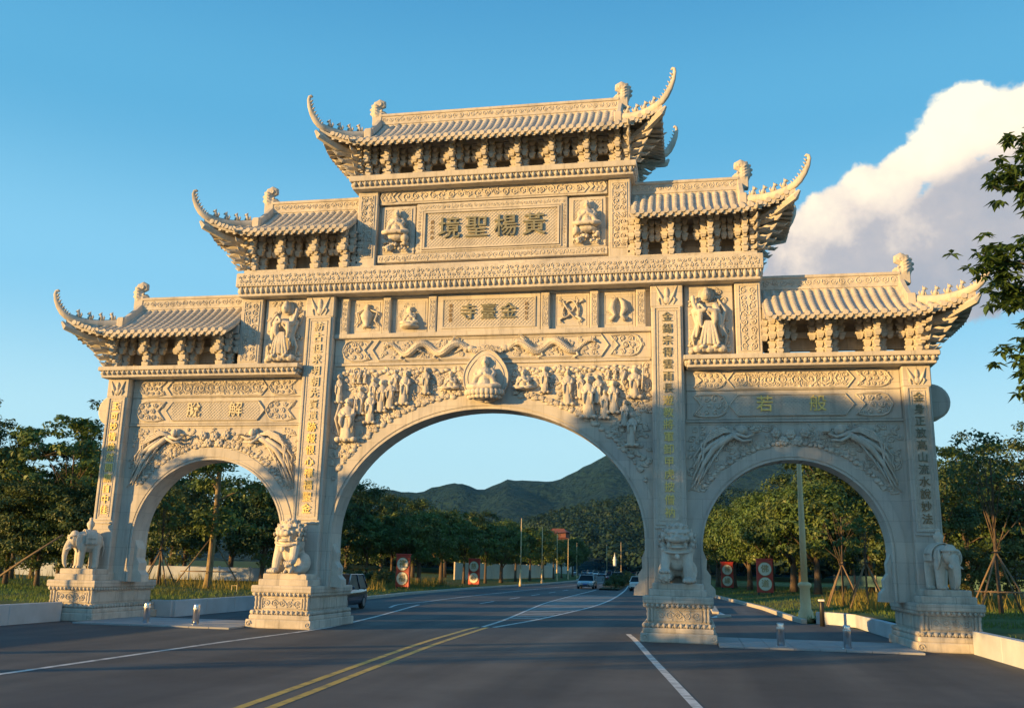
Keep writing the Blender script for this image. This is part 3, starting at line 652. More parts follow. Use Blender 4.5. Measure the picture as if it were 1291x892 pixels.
# spandrel relief with the procession
SP = P('procession_relief', MB().box(-5.60, 5.60, .33, .40, 8.80, 8.93))
def zext(x, o=.52): a, b = MAIN[1] + o, MAIN[3] + o; return MAIN[2] + b * math.sqrt(max(0, 1 - (x / a) ** 2))
for s in (-1, 1):
    m = MB(); ins = lambda x, z: z > zext(x) + .04 and z < 8.78 and abs(x) > .85
    a, b = sorted((s * .85, s * 5.5)); cloudbed(m, ins, a, b, 5.4, 8.78, .33, 260, 3 + s, (.07, .14), .032)
    for i in range(44):          # rolling cloud edge above the arch
        x = s * (.95 + i * .102 + .03 * math.sin(i * 3.7)); q_ = .055 + .055 * ((i * 7) % 5) / 4
        m.ell((x, .31, zext(x) + .05 + .05 * math.sin(i * 2.3)), (q_ * 1.2, .055, q_ * .8), 7, 5); spiral(m, x, zext(x) + .09, q_ * .9, .28, 1.1, s, i, .02, 8)
    for i in range(30): x = s * (1.0 + i * .15); m.ell((x, .31, 8.72 - .05 * (i % 3)), (.10, .05, .07), 6, 4)
    tag(P('cloud_carving', m, 'stone_carved', SP, True), kind='stuff')
FIG = [('kneel', -5.30, 8.59, 7.64), ('guard', -4.94, 7.69, 6.33), ('m', -4.52, 8.14, 7.23), ('m', -4.14, 7.96, 6.92), ('m', -4.07, 8.47, 7.63), ('m', -3.75, 8.36, 7.32), ('m', -3.43, 8.36, 7.42), ('m', -3.3, 8.74, 8.02), ('lean', -2.98, 8.68, 7.57), ('m', -2.16, 8.77, 7.91), ('seat', -1.29, 8.67, 8.0),
       ('bust', -4.8, 8.74, 8.3), ('bust', -4.61, 8.76, 8.3), ('bust', -4.41, 8.73, 8.3),
       ('seat', 1.27, 8.7, 7.96), ('m', 2.01, 8.74, 7.9), ('m', 2.79, 8.63, 7.5), ('m', 3.23, 8.45, 7.69), ('m', 3.49, 8.37, 7.06), ('m', 3.8, 8.44, 7.54), ('m', 4.04, 7.92, 7.01), ('m', 4.33, 8.21, 7.2), ('bust', 4.14, 8.7, 8.3), ('bust', 4.38, 8.72, 8.3), ('bust', 4.61, 8.67, 8.3), ('guard', 5.04, 8.64, 7.70), ('m', 4.93, 7.14, 6.1), ('m', 4.70, 7.55, 6.75)]
for i, (k, x, z1, z0) in enumerate(FIG):
    m = MB(); y = .22 + .05 * ((i * 5) % 3) / 2
    z0 = max(z0, zext(x) + .02)
    if k == 'seat': seated(m, x, z0, z1, y)
    elif k == 'guard': monk(m, x, z0, z1, .20, 0, True, i, 1.3); m.tube([(x + .25, .08, z0 + .2), (x + .30, .06, z1)], [.03, .03], 5); m.tube([(x - .3, .2, z0 + .9 * (z1 - z0)), (x - .42, .15, z0 + .5 * (z1 - z0)), (x - .25, .15, z0 + .1)], [.05, .05, .02], 6)
    else: monk(m, x, z0, z1, y, .10 if k == 'lean' else (.0 if k != 'kneel' else -.05), k != 'bust', i, 1.0 if k != 'kneel' else .8)
    P('procession_figure', m, 'stone_carved', SP, True)

# central Buddha in a pointed halo
BU = MB(); ol = []
for i in range(41):
    t = -math.pi / 2 + 2 * math.pi * i / 40; r_ = .78 * (1 + .0 * t); x = r_ * math.cos(t); z = .84 * math.sin(t)
    if z > 0: x *= (1 - (z / .84) ** 2 * .12); z = z * (1 + .16 * (z / .84) ** 3)
    ol.append((x, 8.38 + z))
BU.prism(ol[:-1], .04, .40); BN = P('pointed_halo', BU, 'stone_carved')
m = MB(); outline(m, ol[:-1], .035, .03, 6); outline(m, [(x * .82, 8.38 + (z - 8.38) * .82) for x, z in ol[:-1]], .03, .02, 5); P('halo_rim', m, 'stone', BN, True)
m = MB(); seated(m, 0, 7.88, 9.12, -.06, False); me = remesh(m, .022, 3, 'buddha', 'stone_carved'); link('seated_buddha', me, BN)
m = MB(); m.tube([(0, .06, 8.86), (0, .02, 8.86)], .33, 24); P('head_halo', m, 'stone_carved', BN); m = MB()
for k in range(13):
    a = math.pi + math.pi * k / 12; m.ell((.60 * math.cos(a), -.06 + .36 * math.sin(a), 7.82), (.11, .07, .12), 7, 5)
for k in range(11):
    a = math.pi + math.pi * k / 10; m.ell((.50 * math.cos(a), -.04 + .32 * math.sin(a), 7.68), (.12, .08, .09), 7, 5)
m.lathe([(.30, 0), (.42, .08), (.45, .2), (.46, .30)], (0, .02, 7.58), 18); P('lotus_throne', m, 'stone_carved', BN, True)
m = MB()
for s in (-1, 1):
    for k in range(7): a = R(62 + k * 9); spiral(m, s * math.cos(a) * 1.02, 8.42 + math.sin(a) * 1.05, .10, .2, 1.2, s, k, .03, 8)
P('flame_carving', m, 'stone_carved', BN)

# ---- side bays: friezes, names and apsaras ---------------------------------------
for s in (-1, 1):
    X = lambda a, b: (a, b) if s > 0 else (-b, -a)
    o = P('vine_frieze', MB().bbox(*X(6.72, 13.38), .28, .40, 7.86, 8.56, .02))
    m = MB(); h0, h1 = X(8.05, 12.0); outline(m, hexpts(h0, h1, 7.92, 8.48, .22), .262, .036)
    vine(m, h0 + .2, h1 - .2, 7.95, 8.45, .27, .42, .034, 4); vine(m, h0 + .2, h1 - .2, 7.95, 8.45, .265, .21, .016, 9)
    P('vine_carving', m, 'stone_carved', o)
    for a, b in (X(6.95, 8.0), X(12.05, 13.10)): m = MB(); medallion(m, a, b, 7.93, 8.47, .27, 1 if (a + b) > 0 else -1, .028, 1); P('scroll_medallion', m, 'stone_carved', o)
    o = P('name_frieze', MB().bbox(*X(6.72, 13.38), .30, .40, 6.90, 7.84, .02))
    m = MB(); h0, h1 = X(8.10, 11.95); zz = (7.03, 7.70); m.prism(hexpts(h0, h1, *zz, .26), .265, .31); P('name_tablet', m, 'stone', o)
    m = MB(); outline(m, hexpts(h0, h1, *zz, .26), .258, .034); lattice(m, h0 + .20, h1 - .20, 7.07, 7.66, .266, .12, .011, .014); P('lattice_ground', m, 'stone_carved', o)
    for a, b in (X(6.93, 8.05), X(12.0, 13.12)): m = MB(); medallion(m, a, b, 7.0, 7.73, .285, 1 if (a + b) > 0 else -1, .03, 4); P('scroll_medallion', m, 'stone_carved', o)
    for ch, dx in zip('脫解' if s < 0 else '若般', (-.82, .82)): put_char(ch, 'pale_letter' if s < 0 else 'gold_letter', (h0 + h1) / 2 + dx, .235, 7.365, .55, o)
    m = MB(); m.box(*X(6.7, 13.4), .27, .40, 6.82, 6.88); P('ledge', m, 'stone', o)
    # apsaras
    ca, aa, cz, bb = SIDE; o = P('apsara_relief', MB().box(*X(6.72, 13.38), .335, .38, 6.74, 6.81))
    m = MB(); zx = lambda x: cz + (bb + .44) * math.sqrt(max(0, 1 - ((abs(x) - ca) / (aa + .44)) ** 2))
    a, b = X(6.8, 13.3); cloudbed(m, lambda x, z: z > zx(x) + .05 and (abs(abs(x) - ca) < 3.27), a, b, 4.6, 6.70, .335, 230, 5 + s, (.06, .12), .024)
    for i in range(40):
        t = R(35 + i * 2.8); x = s * ca + (aa + .53) * math.cos(t); z = cz + (bb + .53) * math.sin(t)
        q_ = .05 + .05 * ((i * 7) % 5) / 4
        if z < 6.7: m.ell((x, .325, z + .02 * math.sin(i * 2.3)), (q_ * 1.2, .045, q_ * .8), 6, 4); spiral(m, x, z + .05, q_, .31, 1.1, 1 if i % 2 else -1, i, .016, 8)
    tag(P('cloud_carving', m, 'stone_carved', o, True), kind='stuff')
    for d in (-1, 1):
        cx = s * ca; m = MB(); e = lambda dx, z, y=.26: (cx + d * dx, y, z)
        m.tube([e(2.92, 4.95), e(2.75, 5.45), e(2.42, 5.95), e(2.0, 6.25, .22), e(1.70, 6.42, .2)], [.03, .07, .10, .11, .10], 8, sy=1.0)
        m.tube([e(3.0, 5.25), e(2.85, 5.75), e(2.5, 6.05), e(2.05, 6.3, .22)], [.03, .06, .085, .09], 8)
        m.ell(e(1.52, 6.52, .17), (.11, .10, .12), 9, 7); m.ell(e(1.52, 6.62, .18), (.07, .06, .07), 7, 5); m.tube([e(1.52, 6.54, .30), e(1.52, 6.54, .27)], .19, 16)
        m.tube([e(1.72, 6.42, .16), e(1.38, 6.30, .13), e(1.12, 6.42, .13)], [.065, .05, .035], 7); m.tube([e(1.85, 6.38, .16), e(1.5, 6.18, .14), e(1.22, 6.22, .13)], [.06, .05, .035], 7)
        m.lathe([(.04, 0), (.14, .04), (.16, .06)], e(1.08, 6.42, .14), 10)
        for k in range(5): m.tube([e(2.0 + .18 * k, 6.2 - .22 * k, .2), e(2.15 + .2 * k, 6.0 - .3 * k, .22), e(2.45 + .14 * k, 5.55 - .22 * k, .28)], [.018, .03, .012], 5)
        for k in range(4):
            m.tube([e(1.8 - .1 * k, 6.5, .26), e(2.1, 6.62 - .05 * k, .22), e(2.5 + .1 * k, 6.45 - .12 * k, .2), e(2.75, 6.1 - .2 * k, .24), e(3.05, 5.7 - .3 * k, .27), e(2.95 + .1 * k, 5.2 - .2 * k, .3)], [.02, .034, .038, .034, .028, .012], 6)
        P('flying_apsara', m, 'stone_carved', o, True)
    m = MB()
    for i, (dx, z) in enumerate(((0, 6.42), (-.45, 6.46), (.45, 6.46), (-.22, 6.2), (.22, 6.2))):
        for k in range(6): a_ = k * math.pi / 3 + i; m.ell((s * ca + dx + .09 * math.cos(a_), .28, z + .09 * math.sin(a_)), (.075, .045, .075), 6, 4)
        m.ell((s * ca + dx, .25, z), (.06, .05, .06), 6, 4)
    P('lotus_flowers', m, 'stone_carved', o, True)

# ---- guardian bays beside the inner pillars ---------------------------------------
for s in (-1, 1):
    X = lambda a, b: (a, b) if s > 0 else (-b, -a)
    gw = P('guardian_bay', MB().box(*X(6.64, 9.12), .30, mir(.30), 8.92, 11.50))
    a, b = X(8.36, 9.20); m = MB(); m.bbox(a, b, .0, 1.6, 8.92, 11.50, .03); sp = P('short_pillar', m, 'stone', gw)
    m = MB(); frame(m, a + .14, b - .14, 9.12, 11.32, .025, -.025, .01); vine(m, a + .15, b - .15, 9.14, 11.30, -.012, .26, .022, 6); P('vine_carving', m, 'stone_carved', sp)
    a, b = X(6.72, 8.30); m = MB(); m.bbox(a, b, .14, .31, 9.0, 11.44, .02); gp = P('guardian_panel', m, 'stone', gw)
    cx = (a + b) / 2
    m = MB(); cloudbed(m, lambda x, z: abs(x - cx) > .22 or z < 9.5, a + .16, b - .16, 9.14, 11.25, .12, 46, 21 + s, (.07, .12), .03)
    for i in range(9): m.ell((a + .2 + i * .15, .10, 9.14 + .05 * (i % 2)), (.11, .08, .09), 6, 4)
    tag(P('cloud_carving', m, 'stone_carved', gp, True), kind='stuff')
    m = MB(); monk(m, cx, 9.25, 11.22, .02, .04 * -s, True, 4, 1.2)
    for d in (-1, 1):
        m.tube([(cx + d * .22, .0, 10.52), (cx + d * .33, -.04, 10.3), (cx + d * .34, -.05, 10.0), (cx + d * .42, .0, 9.6)], [.07, .10, .09, .03], 8)
        m.tube([(cx + d * .30, .08, 10.9), (cx + d * .52, .02, 10.5), (cx + d * .40, -.02, 10.0), (cx + d * .55, .02, 9.6), (cx + d * .50, .06, 9.3)], [.04, .07, .07, .06, .02], 7)
        for kk in range(3): m.tube([(cx + d * .06 * kk, -.20, 10.1), (cx + d * .09 * kk + d * .03, -.24, 9.7), (cx + d * .13 * kk + d * .03, -.20, 9.32)], [.03, .05, .06], 6)
        m.ell((cx + d * .22, -.15, 9.24), (.12, .16, .07), 8, 5)
    m.tube([(cx - s * .35, -.12, 10.35), (cx - s * .50, -.1, 10.75), (cx - s * .52, -.05, 11.0)], [.08, .07, .07], 7)
    hx_ = cx - s * .08; m.ell((hx_, -.06, 11.02), (.15, .16, .19), 12, 9); m.ell((hx_, -.20, 11.0), (.03, .05, .05), 6, 5); m.ell((hx_, -.03, 11.22), (.10, .10, .09), 9, 6)
    me = remesh(m, .019, 1, 'guardian', 'stone_carved'); link('guardian_figure', me, gp)

# ---- top storey -------------------------------------------------------------------
TS = P('top_storey_wall', MB().box(-4.9, 4.9, .30, mir(.30), 12.44, 15.45))
for s in (-1, 1):
    X = lambda a, b: (a, b) if s > 0 else (-b, -a)
    a, b = X(4.20, 4.96); m = MB(); m.bbox(a, b, .02, mir(.02), 12.44, 15.40, .03); o = P('short_pillar', m, 'stone', TS)
    m = MB(); frame(m, a + .14, b - .14, 12.85, 15.2, .025, -.005, .03); vine(m, a + .14, b - .14, 12.87, 15.18, .005, .25, .022, 8); P('vine_carving', m, 'stone_carved', o)
    a, b = X(2.80, 4.10); m = MB(); m.bbox(a, b, .20, .31, 12.98, 14.82, .02); o = P('bodhisattva_panel', m, 'stone', TS)
    cx = (a + b) / 2; m = MB(); frame(m, a + .16, b - .16, 13.10, 14.70, .02, .17, .21); lattice(m, a + .16, b - .16, 13.10, 14.70, .20, .12, .010, .012); P('lattice_ground', m, 'stone_carved', o)
    m = MB(); seated(m, cx, 13.62, 14.66, .04, False); m.tube([(cx, .17, 14.46), (cx, .20, 14.46)], .27, 22); m.ell((cx, .02, 13.55), (.36, .20, .13), 12, 7); m.ell((cx - s * .36, -.06, 13.50), (.14, .14, .15), 9, 7)
    g9 = random.Random(4)
    for k in range(34): m.ell((cx + g9.uniform(-.46, .46), g9.uniform(-.06, .12), 13.10 + g9.uniform(0, .36)), (g9.uniform(.05, .09),) * 3, 7, 5)
    me = remesh(m, .019, 1, 'bodhisattva', 'stone_carved'); link('bodhisattva_figure', me, o)
m = MB(); m.bbox(-4.16, 4.16, .12, .31, 14.88, 15.44, .02); o = P('top_frieze', m, 'stone', TS)
m = MB(); outline(m, hexpts(-3.5, 3.5, 14.96, 15.36, .16), .105, .022); vine(m, -3.3, 3.3, 14.99, 15.33, .11, .33, .026, 14)
for a, b in ((-4.12, -3.52), (3.52, 4.12)): medallion(m, a, b, 14.96, 15.36, .11, 1 if a > 0 else -1, .022, 3)
P('vine_carving', m, 'stone_carved', o)
m = MB(); m.bbox(-4.16, 4.16, .10, .31, 12.66, 12.94, .02); o = P('lower_frieze', m, 'stone', TS)
m = MB(); vine(m, -4.1, 4.1, 12.70, 12.91, .095, .21, .02, 17); P('vine_carving', m, 'stone_carved', o)
m = MB(); m.bbox(-2.75, 2.75, .16, .31, 12.97, 14.86, .02); o = P('gate_name_plaque', m, 'stone', TS)
m = MB(); frame(m, -2.40, 2.40, 13.17, 14.47, .07, .09, .17); frame(m, -2.50, 2.50, 13.07, 14.57, .04, .12, .17)
P('plaque_frame', m, 'stone', o)
m = MB(); vine(m, -2.68, 2.68, 14.63, 14.80, .155, .17, .014, 23); vine(m, -2.68, 2.68, 12.99, 13.05, .155, .12, .010, 24, False); vine(m, -2.69, -2.56, 13.1, 14.6, .155, .13, .012, 25, False); vine(m, 2.56, 2.69, 13.1, 14.6, .155, .13, .012, 26, False); P('border_carving', m, 'stone_carved', o)
m = MB(); lattice(m, -2.40, 2.40, 13.17, 14.47, .16, .125, .011, .015); P('lattice_ground', m, 'stone_carved', o)
for ch, x in (('境', -1.50), ('聖', -.50), ('楊', .55), ('黃', 1.58)): put_char(ch, 'bronze_letter', x, .11, 13.82, .86, o)
for i, ch in enumerate('歲在丙申'): put_char(ch, 'faded_letter', -2.14, .14, 14.12 - i * .20, .16, o)

# ---- brackets ----------------------------------------------------------------------
def bracket_mesh(H, pitch=.225):
    m = MB(); T = 5; h = H / T; e = .095
    for k, n in enumerate((1, 1, 2, 2, 2)):
        z = k * h; sh = pitch * .5 if k in (2, 4) else 0
        cells = [(ix * pitch, -iy * pitch * 1.15) for ix in range(-n, n + 1) for iy in range(0, n + 1) if abs(ix) + iy <= n]
        if sh: cells = [(x - (sh if x > 0 else -sh) * .0, y - .05) for x, y in cells]
        for cx, cy in cells:
            m.add([(cx - .055, cy - .055, z), (cx + .055, cy - .055, z), (cx + .055, cy + .055, z), (cx - .055, cy + .055, z), (cx - e, cy - e, z + h * .36), (cx + e, cy - e, z + h * .36), (cx + e, cy + e, z + h * .36), (cx - e, cy + e, z + h * .36)],
                  [(0, 1, 5, 4), (1, 2, 6, 5), (2, 3, 7, 6), (3, 0, 4, 7), (3, 2, 1, 0)])
            m.box(cx - e, cx + e, cy - e, cy + e, z + h * .36, z + h * .70)
        for iy in range(0, n + 1):
            wd = (n - iy) * pitch + .13; m.box(-wd, wd, -iy * pitch * 1.15 - .06, -iy * pitch * 1.15 + .05, z + h * .70, z + h)
        m.box(-.055, .055, -n * pitch * 1.15 - .17, .40, z + h * .70, z + h)
    m.box(-.13, .13, .09, .60, 0, H)
    return m.mesh('bracket', 'stone')
def corner_bracket_mesh(H):
    m = MB(); T = 5; h = H / T
    for k, n in enumerate((0, 1, 1, 2, 2)):
        z = k * h
        for ix in range(0, n + 2):
            for iy in range(0, n + 2):
                if ix + iy > n + 1: continue
                cx, cy = ix * .2, -iy * .2; m.box(cx - .085, cx + .085, cy - .085, cy + .085, z + h * .3, z + h * .74); m.box(cx - .05, cx + .05, cy - .05, cy + .05, z, z + h * .3)
        L = .28 + .20 * k
        m.tube([(0, 0, z + h * .62), (L * .7, -L * .7, z + h * .60), ((L + .12) * .78, -(L + .12) * .78, z + h * .40), ((L + .30) * .78, -(L + .30) * .78, z + h * .75)], [.10, .10, .08, .012], 5)
        m.tube([(0, 0, z + h * .62), (L * .95, -.1, z + h * .60), (L * 1.0 + .18, -.12, z + h * .42), (L + .32, -.13, z + h * .70)], [.08, .08, .06, .01], 4)
        m.tube([(0, 0, z + h * .62), (.1, -L * .95, z + h * .60), (.12, -L - .18, z + h * .42), (.13, -L - .32, z + h * .70)], [.08, .08, .06, .01], 4)
    m.box(-.2, .12, -.12, .2, 0, H)
    return m.mesh('corner_bracket', 'stone')

# ---- roofs ----------------------------------------------------------------------
YE = -1.05
finial_me = None
def finial_mesh():
    m = MB()
    m.bbox(-.20, .24, -.17, .17, -.45, .10, .03)
    m.tube([(.02, 0, -.05), (.10, 0, .16), (.14, 0, .36), (.08, 0, .56), (-.06, 0, .66), (-.19, 0, .60), (-.21, 0, .47), (-.11, 0, .41), (-.05, 0, .48)], [.24, .25, .22, .19, .165, .14, .115, .09, .07], 10, sy=.85)
    for k in range(7): a = R(-20 + k * 27); m.ell((.02 + .34 * math.cos(a), 0, .30 + .42 * math.sin(a)), (.075, .055, .075), 7, 5)
    m.tube([(-.08, 0, .08), (-.26, 0, .14), (-.36, 0, .08)], [.15, .11, .05], 8); m.tube([(-.10, 0, -.04), (-.28, 0, -.05), (-.34, 0, -.01)], [.10, .08, .03], 7)
    for d in (-1, 1):
        m.ell((-.16, d * .13, .22), (.06, .05, .06), 7, 5)
        for k in range(4): m.tube([(.0, d * .17, .0 + k * .13), (.10, d * .215, .06 + k * .13), (.22, d * .17, .16 + k * .12)], [.04, .045, .012], 5)
        m.tube([(-.06 + .11 * (1 - t / 14) * math.cos(t * .9), d * .14, .53 + .11 * (1 - t / 14) * math.sin(t * .9)) for t in range(12)], .028, 5)
    return remesh(m, .021, 1, 'finial', 'stone_roof')
def beast_mesh():
    m = MB(); m.tube([(0.03, 0, 0), (0, 0, .12), (-.03, 0, .2)], [.075, .07, .05], 7); m.ell((-.05, 0, .25), (.07, .055, .06), 7, 5); m.ell((-.11, 0, .24), (.04, .035, .03), 6, 4)
    m.tube([(.07, 0, .02), (.12, 0, .12), (.09, 0, .2)], [.035, .03, .01], 5); m.tube([(-.02, 0, .29), (.0, 0, .35)], [.03, .005], 4)
    for d in (-1, 1): m.tube([(-.06, d * .03, .12), (-.08, d * .035, 0)], [.025, .025], 5)
    return m.mesh('ridge_beast', 'stone_roof', True)
FIN = finial_mesh(); BEAST = beast_mesh()
def make_roof(s, xi, xo, xt, ze, zt, zr, L, tipz, tipx, bz, nb, bpos, both=False, pitch=.27):
    """s: side; xi inner end (or 0 for the full top roof); xo gable; xt eave corner"""
    th = .42; D = YC - YE; hw = D
    xs = xo - .55
    def prof(t): return ze + (zt - ze) * (.70 * t + .30 * t * t)
    def sm(u): u = max(0, min(1, u)); return u ** 2.3
    def lift(x, t): return L * sm((abs(x) - xs) / (xt - xs)) * max(0, 1 - t) ** 1.2
    def yo(x, t): return -.22 * sm((abs(x) - xs) / (xt - xs)) * max(0, 1 - t)
    def pt(x, t, f=1, dz=0):
        y = YE + D * t + yo(x, t); return (x, y if f > 0 else mir(y), prof(t) + lift(x, t) + dz)
    def tmax(x): x = abs(x); return 1.0 if x <= xo else th * max(0, 1 - (x - xo) / (xt - xo))
    Sg = (-1, 1) if both else (s,)
    m = MB(); NT = 8
    def cols():
        lo = -xt if both else min(s * xi, s * xt); hi = xt if both else max(s * xi, s * xt)
        n = 56 if both else 34
        c = [lo + (hi - lo) * i / n for i in range(n + 1)]
        for q in (xo, -xo):
            if lo < q < hi: c.append(q); c.append(q + (.004 if q > 0 else -.004))
        return sorted(c)
    C = cols()
    for f in (1, -1):
        top = [[pt(x, tmax(x) * j / NT, f) for x in C] for j in range(NT + 1)]
        bot = [[(p[0], p[1] + .03 * f, p[2] - .12) for p in r] for r in top]
        m.grid(top if f > 0 else top[::-1]); m.grid(bot[::-1] if f > 0 else bot); m.grid([bot[0], top[0]])
    # end slopes and gables
    for g_ in Sg:
        rows = []; rb = []
        for j in range(NT + 1):
            u = j / NT; x = xt - (xt - xo) * u; row = []
            for i in range(21):
                v = -1 + i / 10; yy = YC + v * (D * (1 - th * u)); q = sm((abs(v) - .35) / .65)
                row.append((g_ * (x + .0 * q), yy + (-.22 * q * (1 - u) if v < 0 else .22 * q * (1 - u)), prof(th * u) + L * q * (1 - u) ** 1.2))
            rows.append(row); rb.append([(p[0], p[1], p[2] - .12) for p in row])
        m.grid(rows); m.grid(rb); m.grid([rows[0], rb[0]])
        gp = [(YE + D * (th + (1 - th) * i / 8), prof(th + (1 - th) * i / 8) - .02) for i in range(9)]
        poly = gp + [(mir(y), z) for y, z in gp[::-1][1:]]
        m.add([(g_ * (xo - .02), y, z) for y, z in poly], [tuple(range(len(poly)))])
    if not both:      # closed inner end
        gp = [(YE + D * i / 10, prof(i / 10)) for i in range(11)]; lo_ = [(y, z - .12) for y, z in gp]
        for f in (1, -1):
            for i in range(10):
                a_, b_, c_, d_ = gp[i], gp[i + 1], lo_[i + 1], lo_[i]; ff = (lambda y: y) if f > 0 else mir
                m.add([(s * xi, ff(a_[0]), a_[1]), (s * xi, ff(b_[0]), b_[1]), (s * xi, ff(c_[0]), c_[1]), (s * xi, ff(d_[0]), d_[1])], [(0, 1, 2, 3)])
    RF = P('roof', m, 'stone_roof', None, False, True)
    # ridge
    x0, x1 = (-xo, xo) if both else (min(s * xi, s * xo), max(s * xi, s * xo))
    m = MB(); m.box(x0, x1, YC - .12, YC + .12, zt - .1, zr - .09); m.bbox(x0, x1, YC - .17, YC + .17, zr - .10, zr, .02); m.box(x0, x1, YC - .15, YC + .15, zt - .02, zt + .05)
    rd = P('ridge', m, 'stone_roof', RF)
    m = MB(); vine(m, x0 + .1, x1 - .1, zt + .07, zr - .12, YC - .125, zr - zt - .19, .018, int(zr * 3), False); P('ridge_carving', m, 'stone_carved', rd) if False else m.build('ridge_carving', 'stone_carved', RF)
    # tile rolls
    me_std = None
    xs_list = []
    n = int((xt - .12) / pitch)
    if both: xs_list = [pitch * (i + .5) * d for i in range(n) for d in (-1, 1)]
    else:
        x = xi + pitch * .5
        while x < xt - .10: xs_list.append(s * x); x += pitch
    def roll(x, f):
        m = MB(); tm = tmax(x); r = .088; rows = []
        nseg = max(3, int(11 * tm))
        for j in range(nseg + 1):
            t = tm * j / nseg
            for rr in ((r,) if j in (0, nseg) else (r * .90, r * 1.04)):
                p = pt(0 if abs(x) < xs else x, t, f); xx = 0 if abs(x) < xs else x
                rows.append([(xx + rr * math.cos(a), p[1], p[2] + rr * 1.15 * math.sin(a) + .0) for a in (math.pi * k / 6 for k in range(7))])
        if f > 0: rows = rows[::-1]
        m.grid(rows)
        p = pt(0 if abs(x) < xs else x, 0, f); xx = p[0]
        m.tube([(xx, p[1] - .05 * f, p[2] + .035), (xx, p[1] + .03 * f, p[2] + .03)], .088, 10)
        h = pitch / 2
        dz = 0 if abs(x) < xs else pt(x + h * (1 if x > 0 else -1), 0, f)[2] - p[2]
        m.prism([(xx + h - .09, p[2] - .0 + dz), (xx + h + .09, p[2] + dz), (xx + h + .06, p[2] - .09 + dz), (xx + h, p[2] - .15 + dz), (xx + h - .06, p[2] - .09 + dz)], min(p[1] - .035 * f, p[1]), max(p[1] - .035 * f, p[1]))
        return m
    for f in (1, -1):
        std = None
        rear = MB()
        for x in xs_list:
            if f > 0:
                if abs(x) < xs:
                    if std is None: std = roll(x, f).mesh('tile_roll', 'stone_roof')
                    link('tile_roll', std, RF, (x, 0, 0))
                else: roll(x, f).build('tile_roll', 'stone_roof', RF)
            else:
                q_ = roll(x, f); off_ = x if abs(x) < xs else 0
                rear.add([(v[0] + off_, v[1], v[2]) for v in q_.v], q_.f)
        if f < 0: tag(rear.build('rear_tile_rolls', 'stone_roof', RF), kind='stuff')
    for g_ in Sg:                           # end-slope rolls (seen edge-on only)
        m = MB()
        for i in range(-6, 7):
            yy = YC + i * pitch * 1.0; pts = []
            for j in range(6):
                u = j / 5 * max(0, min(1, (1 - abs(i) * pitch / D) / th if th else 1)); u = min(u, j / 5); v = (yy - YC) / (D * (1 - th * u)); q = sm((abs(v) - .35) / .65)
                pts.append((g_ * (xt - (xt - xo) * u), yy, prof(th * u) + L * q * (1 - u) ** 1.2 + .02))
            m.tube(pts, .085, 6)
        tag(m.build('end_slope_rolls', 'stone_roof', RF), kind='stuff')
    # rafters under the eave
    m = MB()
    for x in [a + pitch * .5 * 0 for a in xs_list]:
        for f in (1, -1):
            a, b = pt(x, .02, f, -.12), pt(x, min(.45, tmax(x)), f, -.12)
            if abs(a[1] - b[1]) < .1: continue
            m.add([(x - .05, a[1], a[2] - .07), (x + .05, a[1], a[2] - .07), (x + .05, a[1], a[2] + .01), (x - .05, a[1], a[2] + .01), (x - .05, b[1], b[2] - .10), (x + .05, b[1], b[2] - .10), (x + .05, b[1], b[2] + .01), (x - .05, b[1], b[2] + .01)],
                  [(0, 1, 2, 3), (0, 4, 5, 1), (1, 5, 6, 2), (3, 7, 4, 0), (7, 6, 5, 4)])
    for g_ in Sg:                           # rafters under the end slopes
        for i in range(-7, 8):
            v = i / 7.2; q = sm((abs(v) - .35) / .65); y0_ = YC + v * D + (-.22 if v < 0 else .22) * q
            m.tube([(g_ * (xt - .03), y0_, prof(0) + L * q - .17), (g_ * (xo + .25), YC + v * D * .62, prof(th * .85) + L * q * .1 - .20)], .055, 4)
    tag(m.build('rafter_row', 'stone', RF), kind='stuff')
    for g_ in Sg:
        link('finial', FIN, RF, (g_ * (xo + .10), YC, zr - .02), (0, 0, 0) if g_ > 0 else (0, 0, math.pi), (.88, .88, .88))
        for f in (1, -1):
            # gable ridge running down the slope, then the corner ridge out to the horn
            m = MB(); pts = [pt(g_ * (xo + .02), 1 - (1 - th + .05) * i / 7, f, .10) for i in range(8)]; pts = [(g_ * (xo + .02), p[1], prof((p[1] - YE) / D if f > 0 else (mir(p[1]) - YE) / D) + .10) for p in pts]
            m.tube(pts, [.16] * 8, 6, sx=.8, sy=1.25); e_ = pts[-1]; m.bbox(e_[0] - .14, e_[0] + .14, e_[1] - .12, e_[1] + .12, e_[2] - .15, e_[2] + .26, .03)
            m.build('gable_ridge', 'stone_roof', RF)
            pts = []; rr = []
            for i in range(11):
                w_ = i / 10; x = xo + .05 + (xt - xo - .05) * w_; t = th * (1 - w_); p = pt(g_ * x, t, f, .12); pts.append(p); rr.append(.145 - .03 * w_)
            c_ = pts[-1]; dz = tipz - c_[2]; dx = tipx - xt
            for u, v, r_ in ((.30, .14, .115), (.62, .36, .10), (.88, .62, .08), (1.0, .86, .062), (.97, .97, .05), (.84, 1.0, .045), (.76, .95, .04)):
                pts.append((g_ * (xt + dx * u), c_[1] + (-.10 if f > 0 else .10) * u, c_[2] + dz * v)); rr.append(r_)
            m = MB(); m.tube(pts, rr, 8, sx=.75, sy=1.15)
            for i in (10, 11, 12, 13):
                p, p2 = Vector(pts[i]), Vector(pts[i + 1])
                for u_ in (0, .5): q2 = p.lerp(p2, u_); m.tube([(q2.x - g_ * .05, q2.y, q2.z + .05), (q2.x - g_ * .14, q2.y, q2.z + .13)], [.045, .008], 5)
            m.build('corner_ridge', 'stone_roof', RF, True)
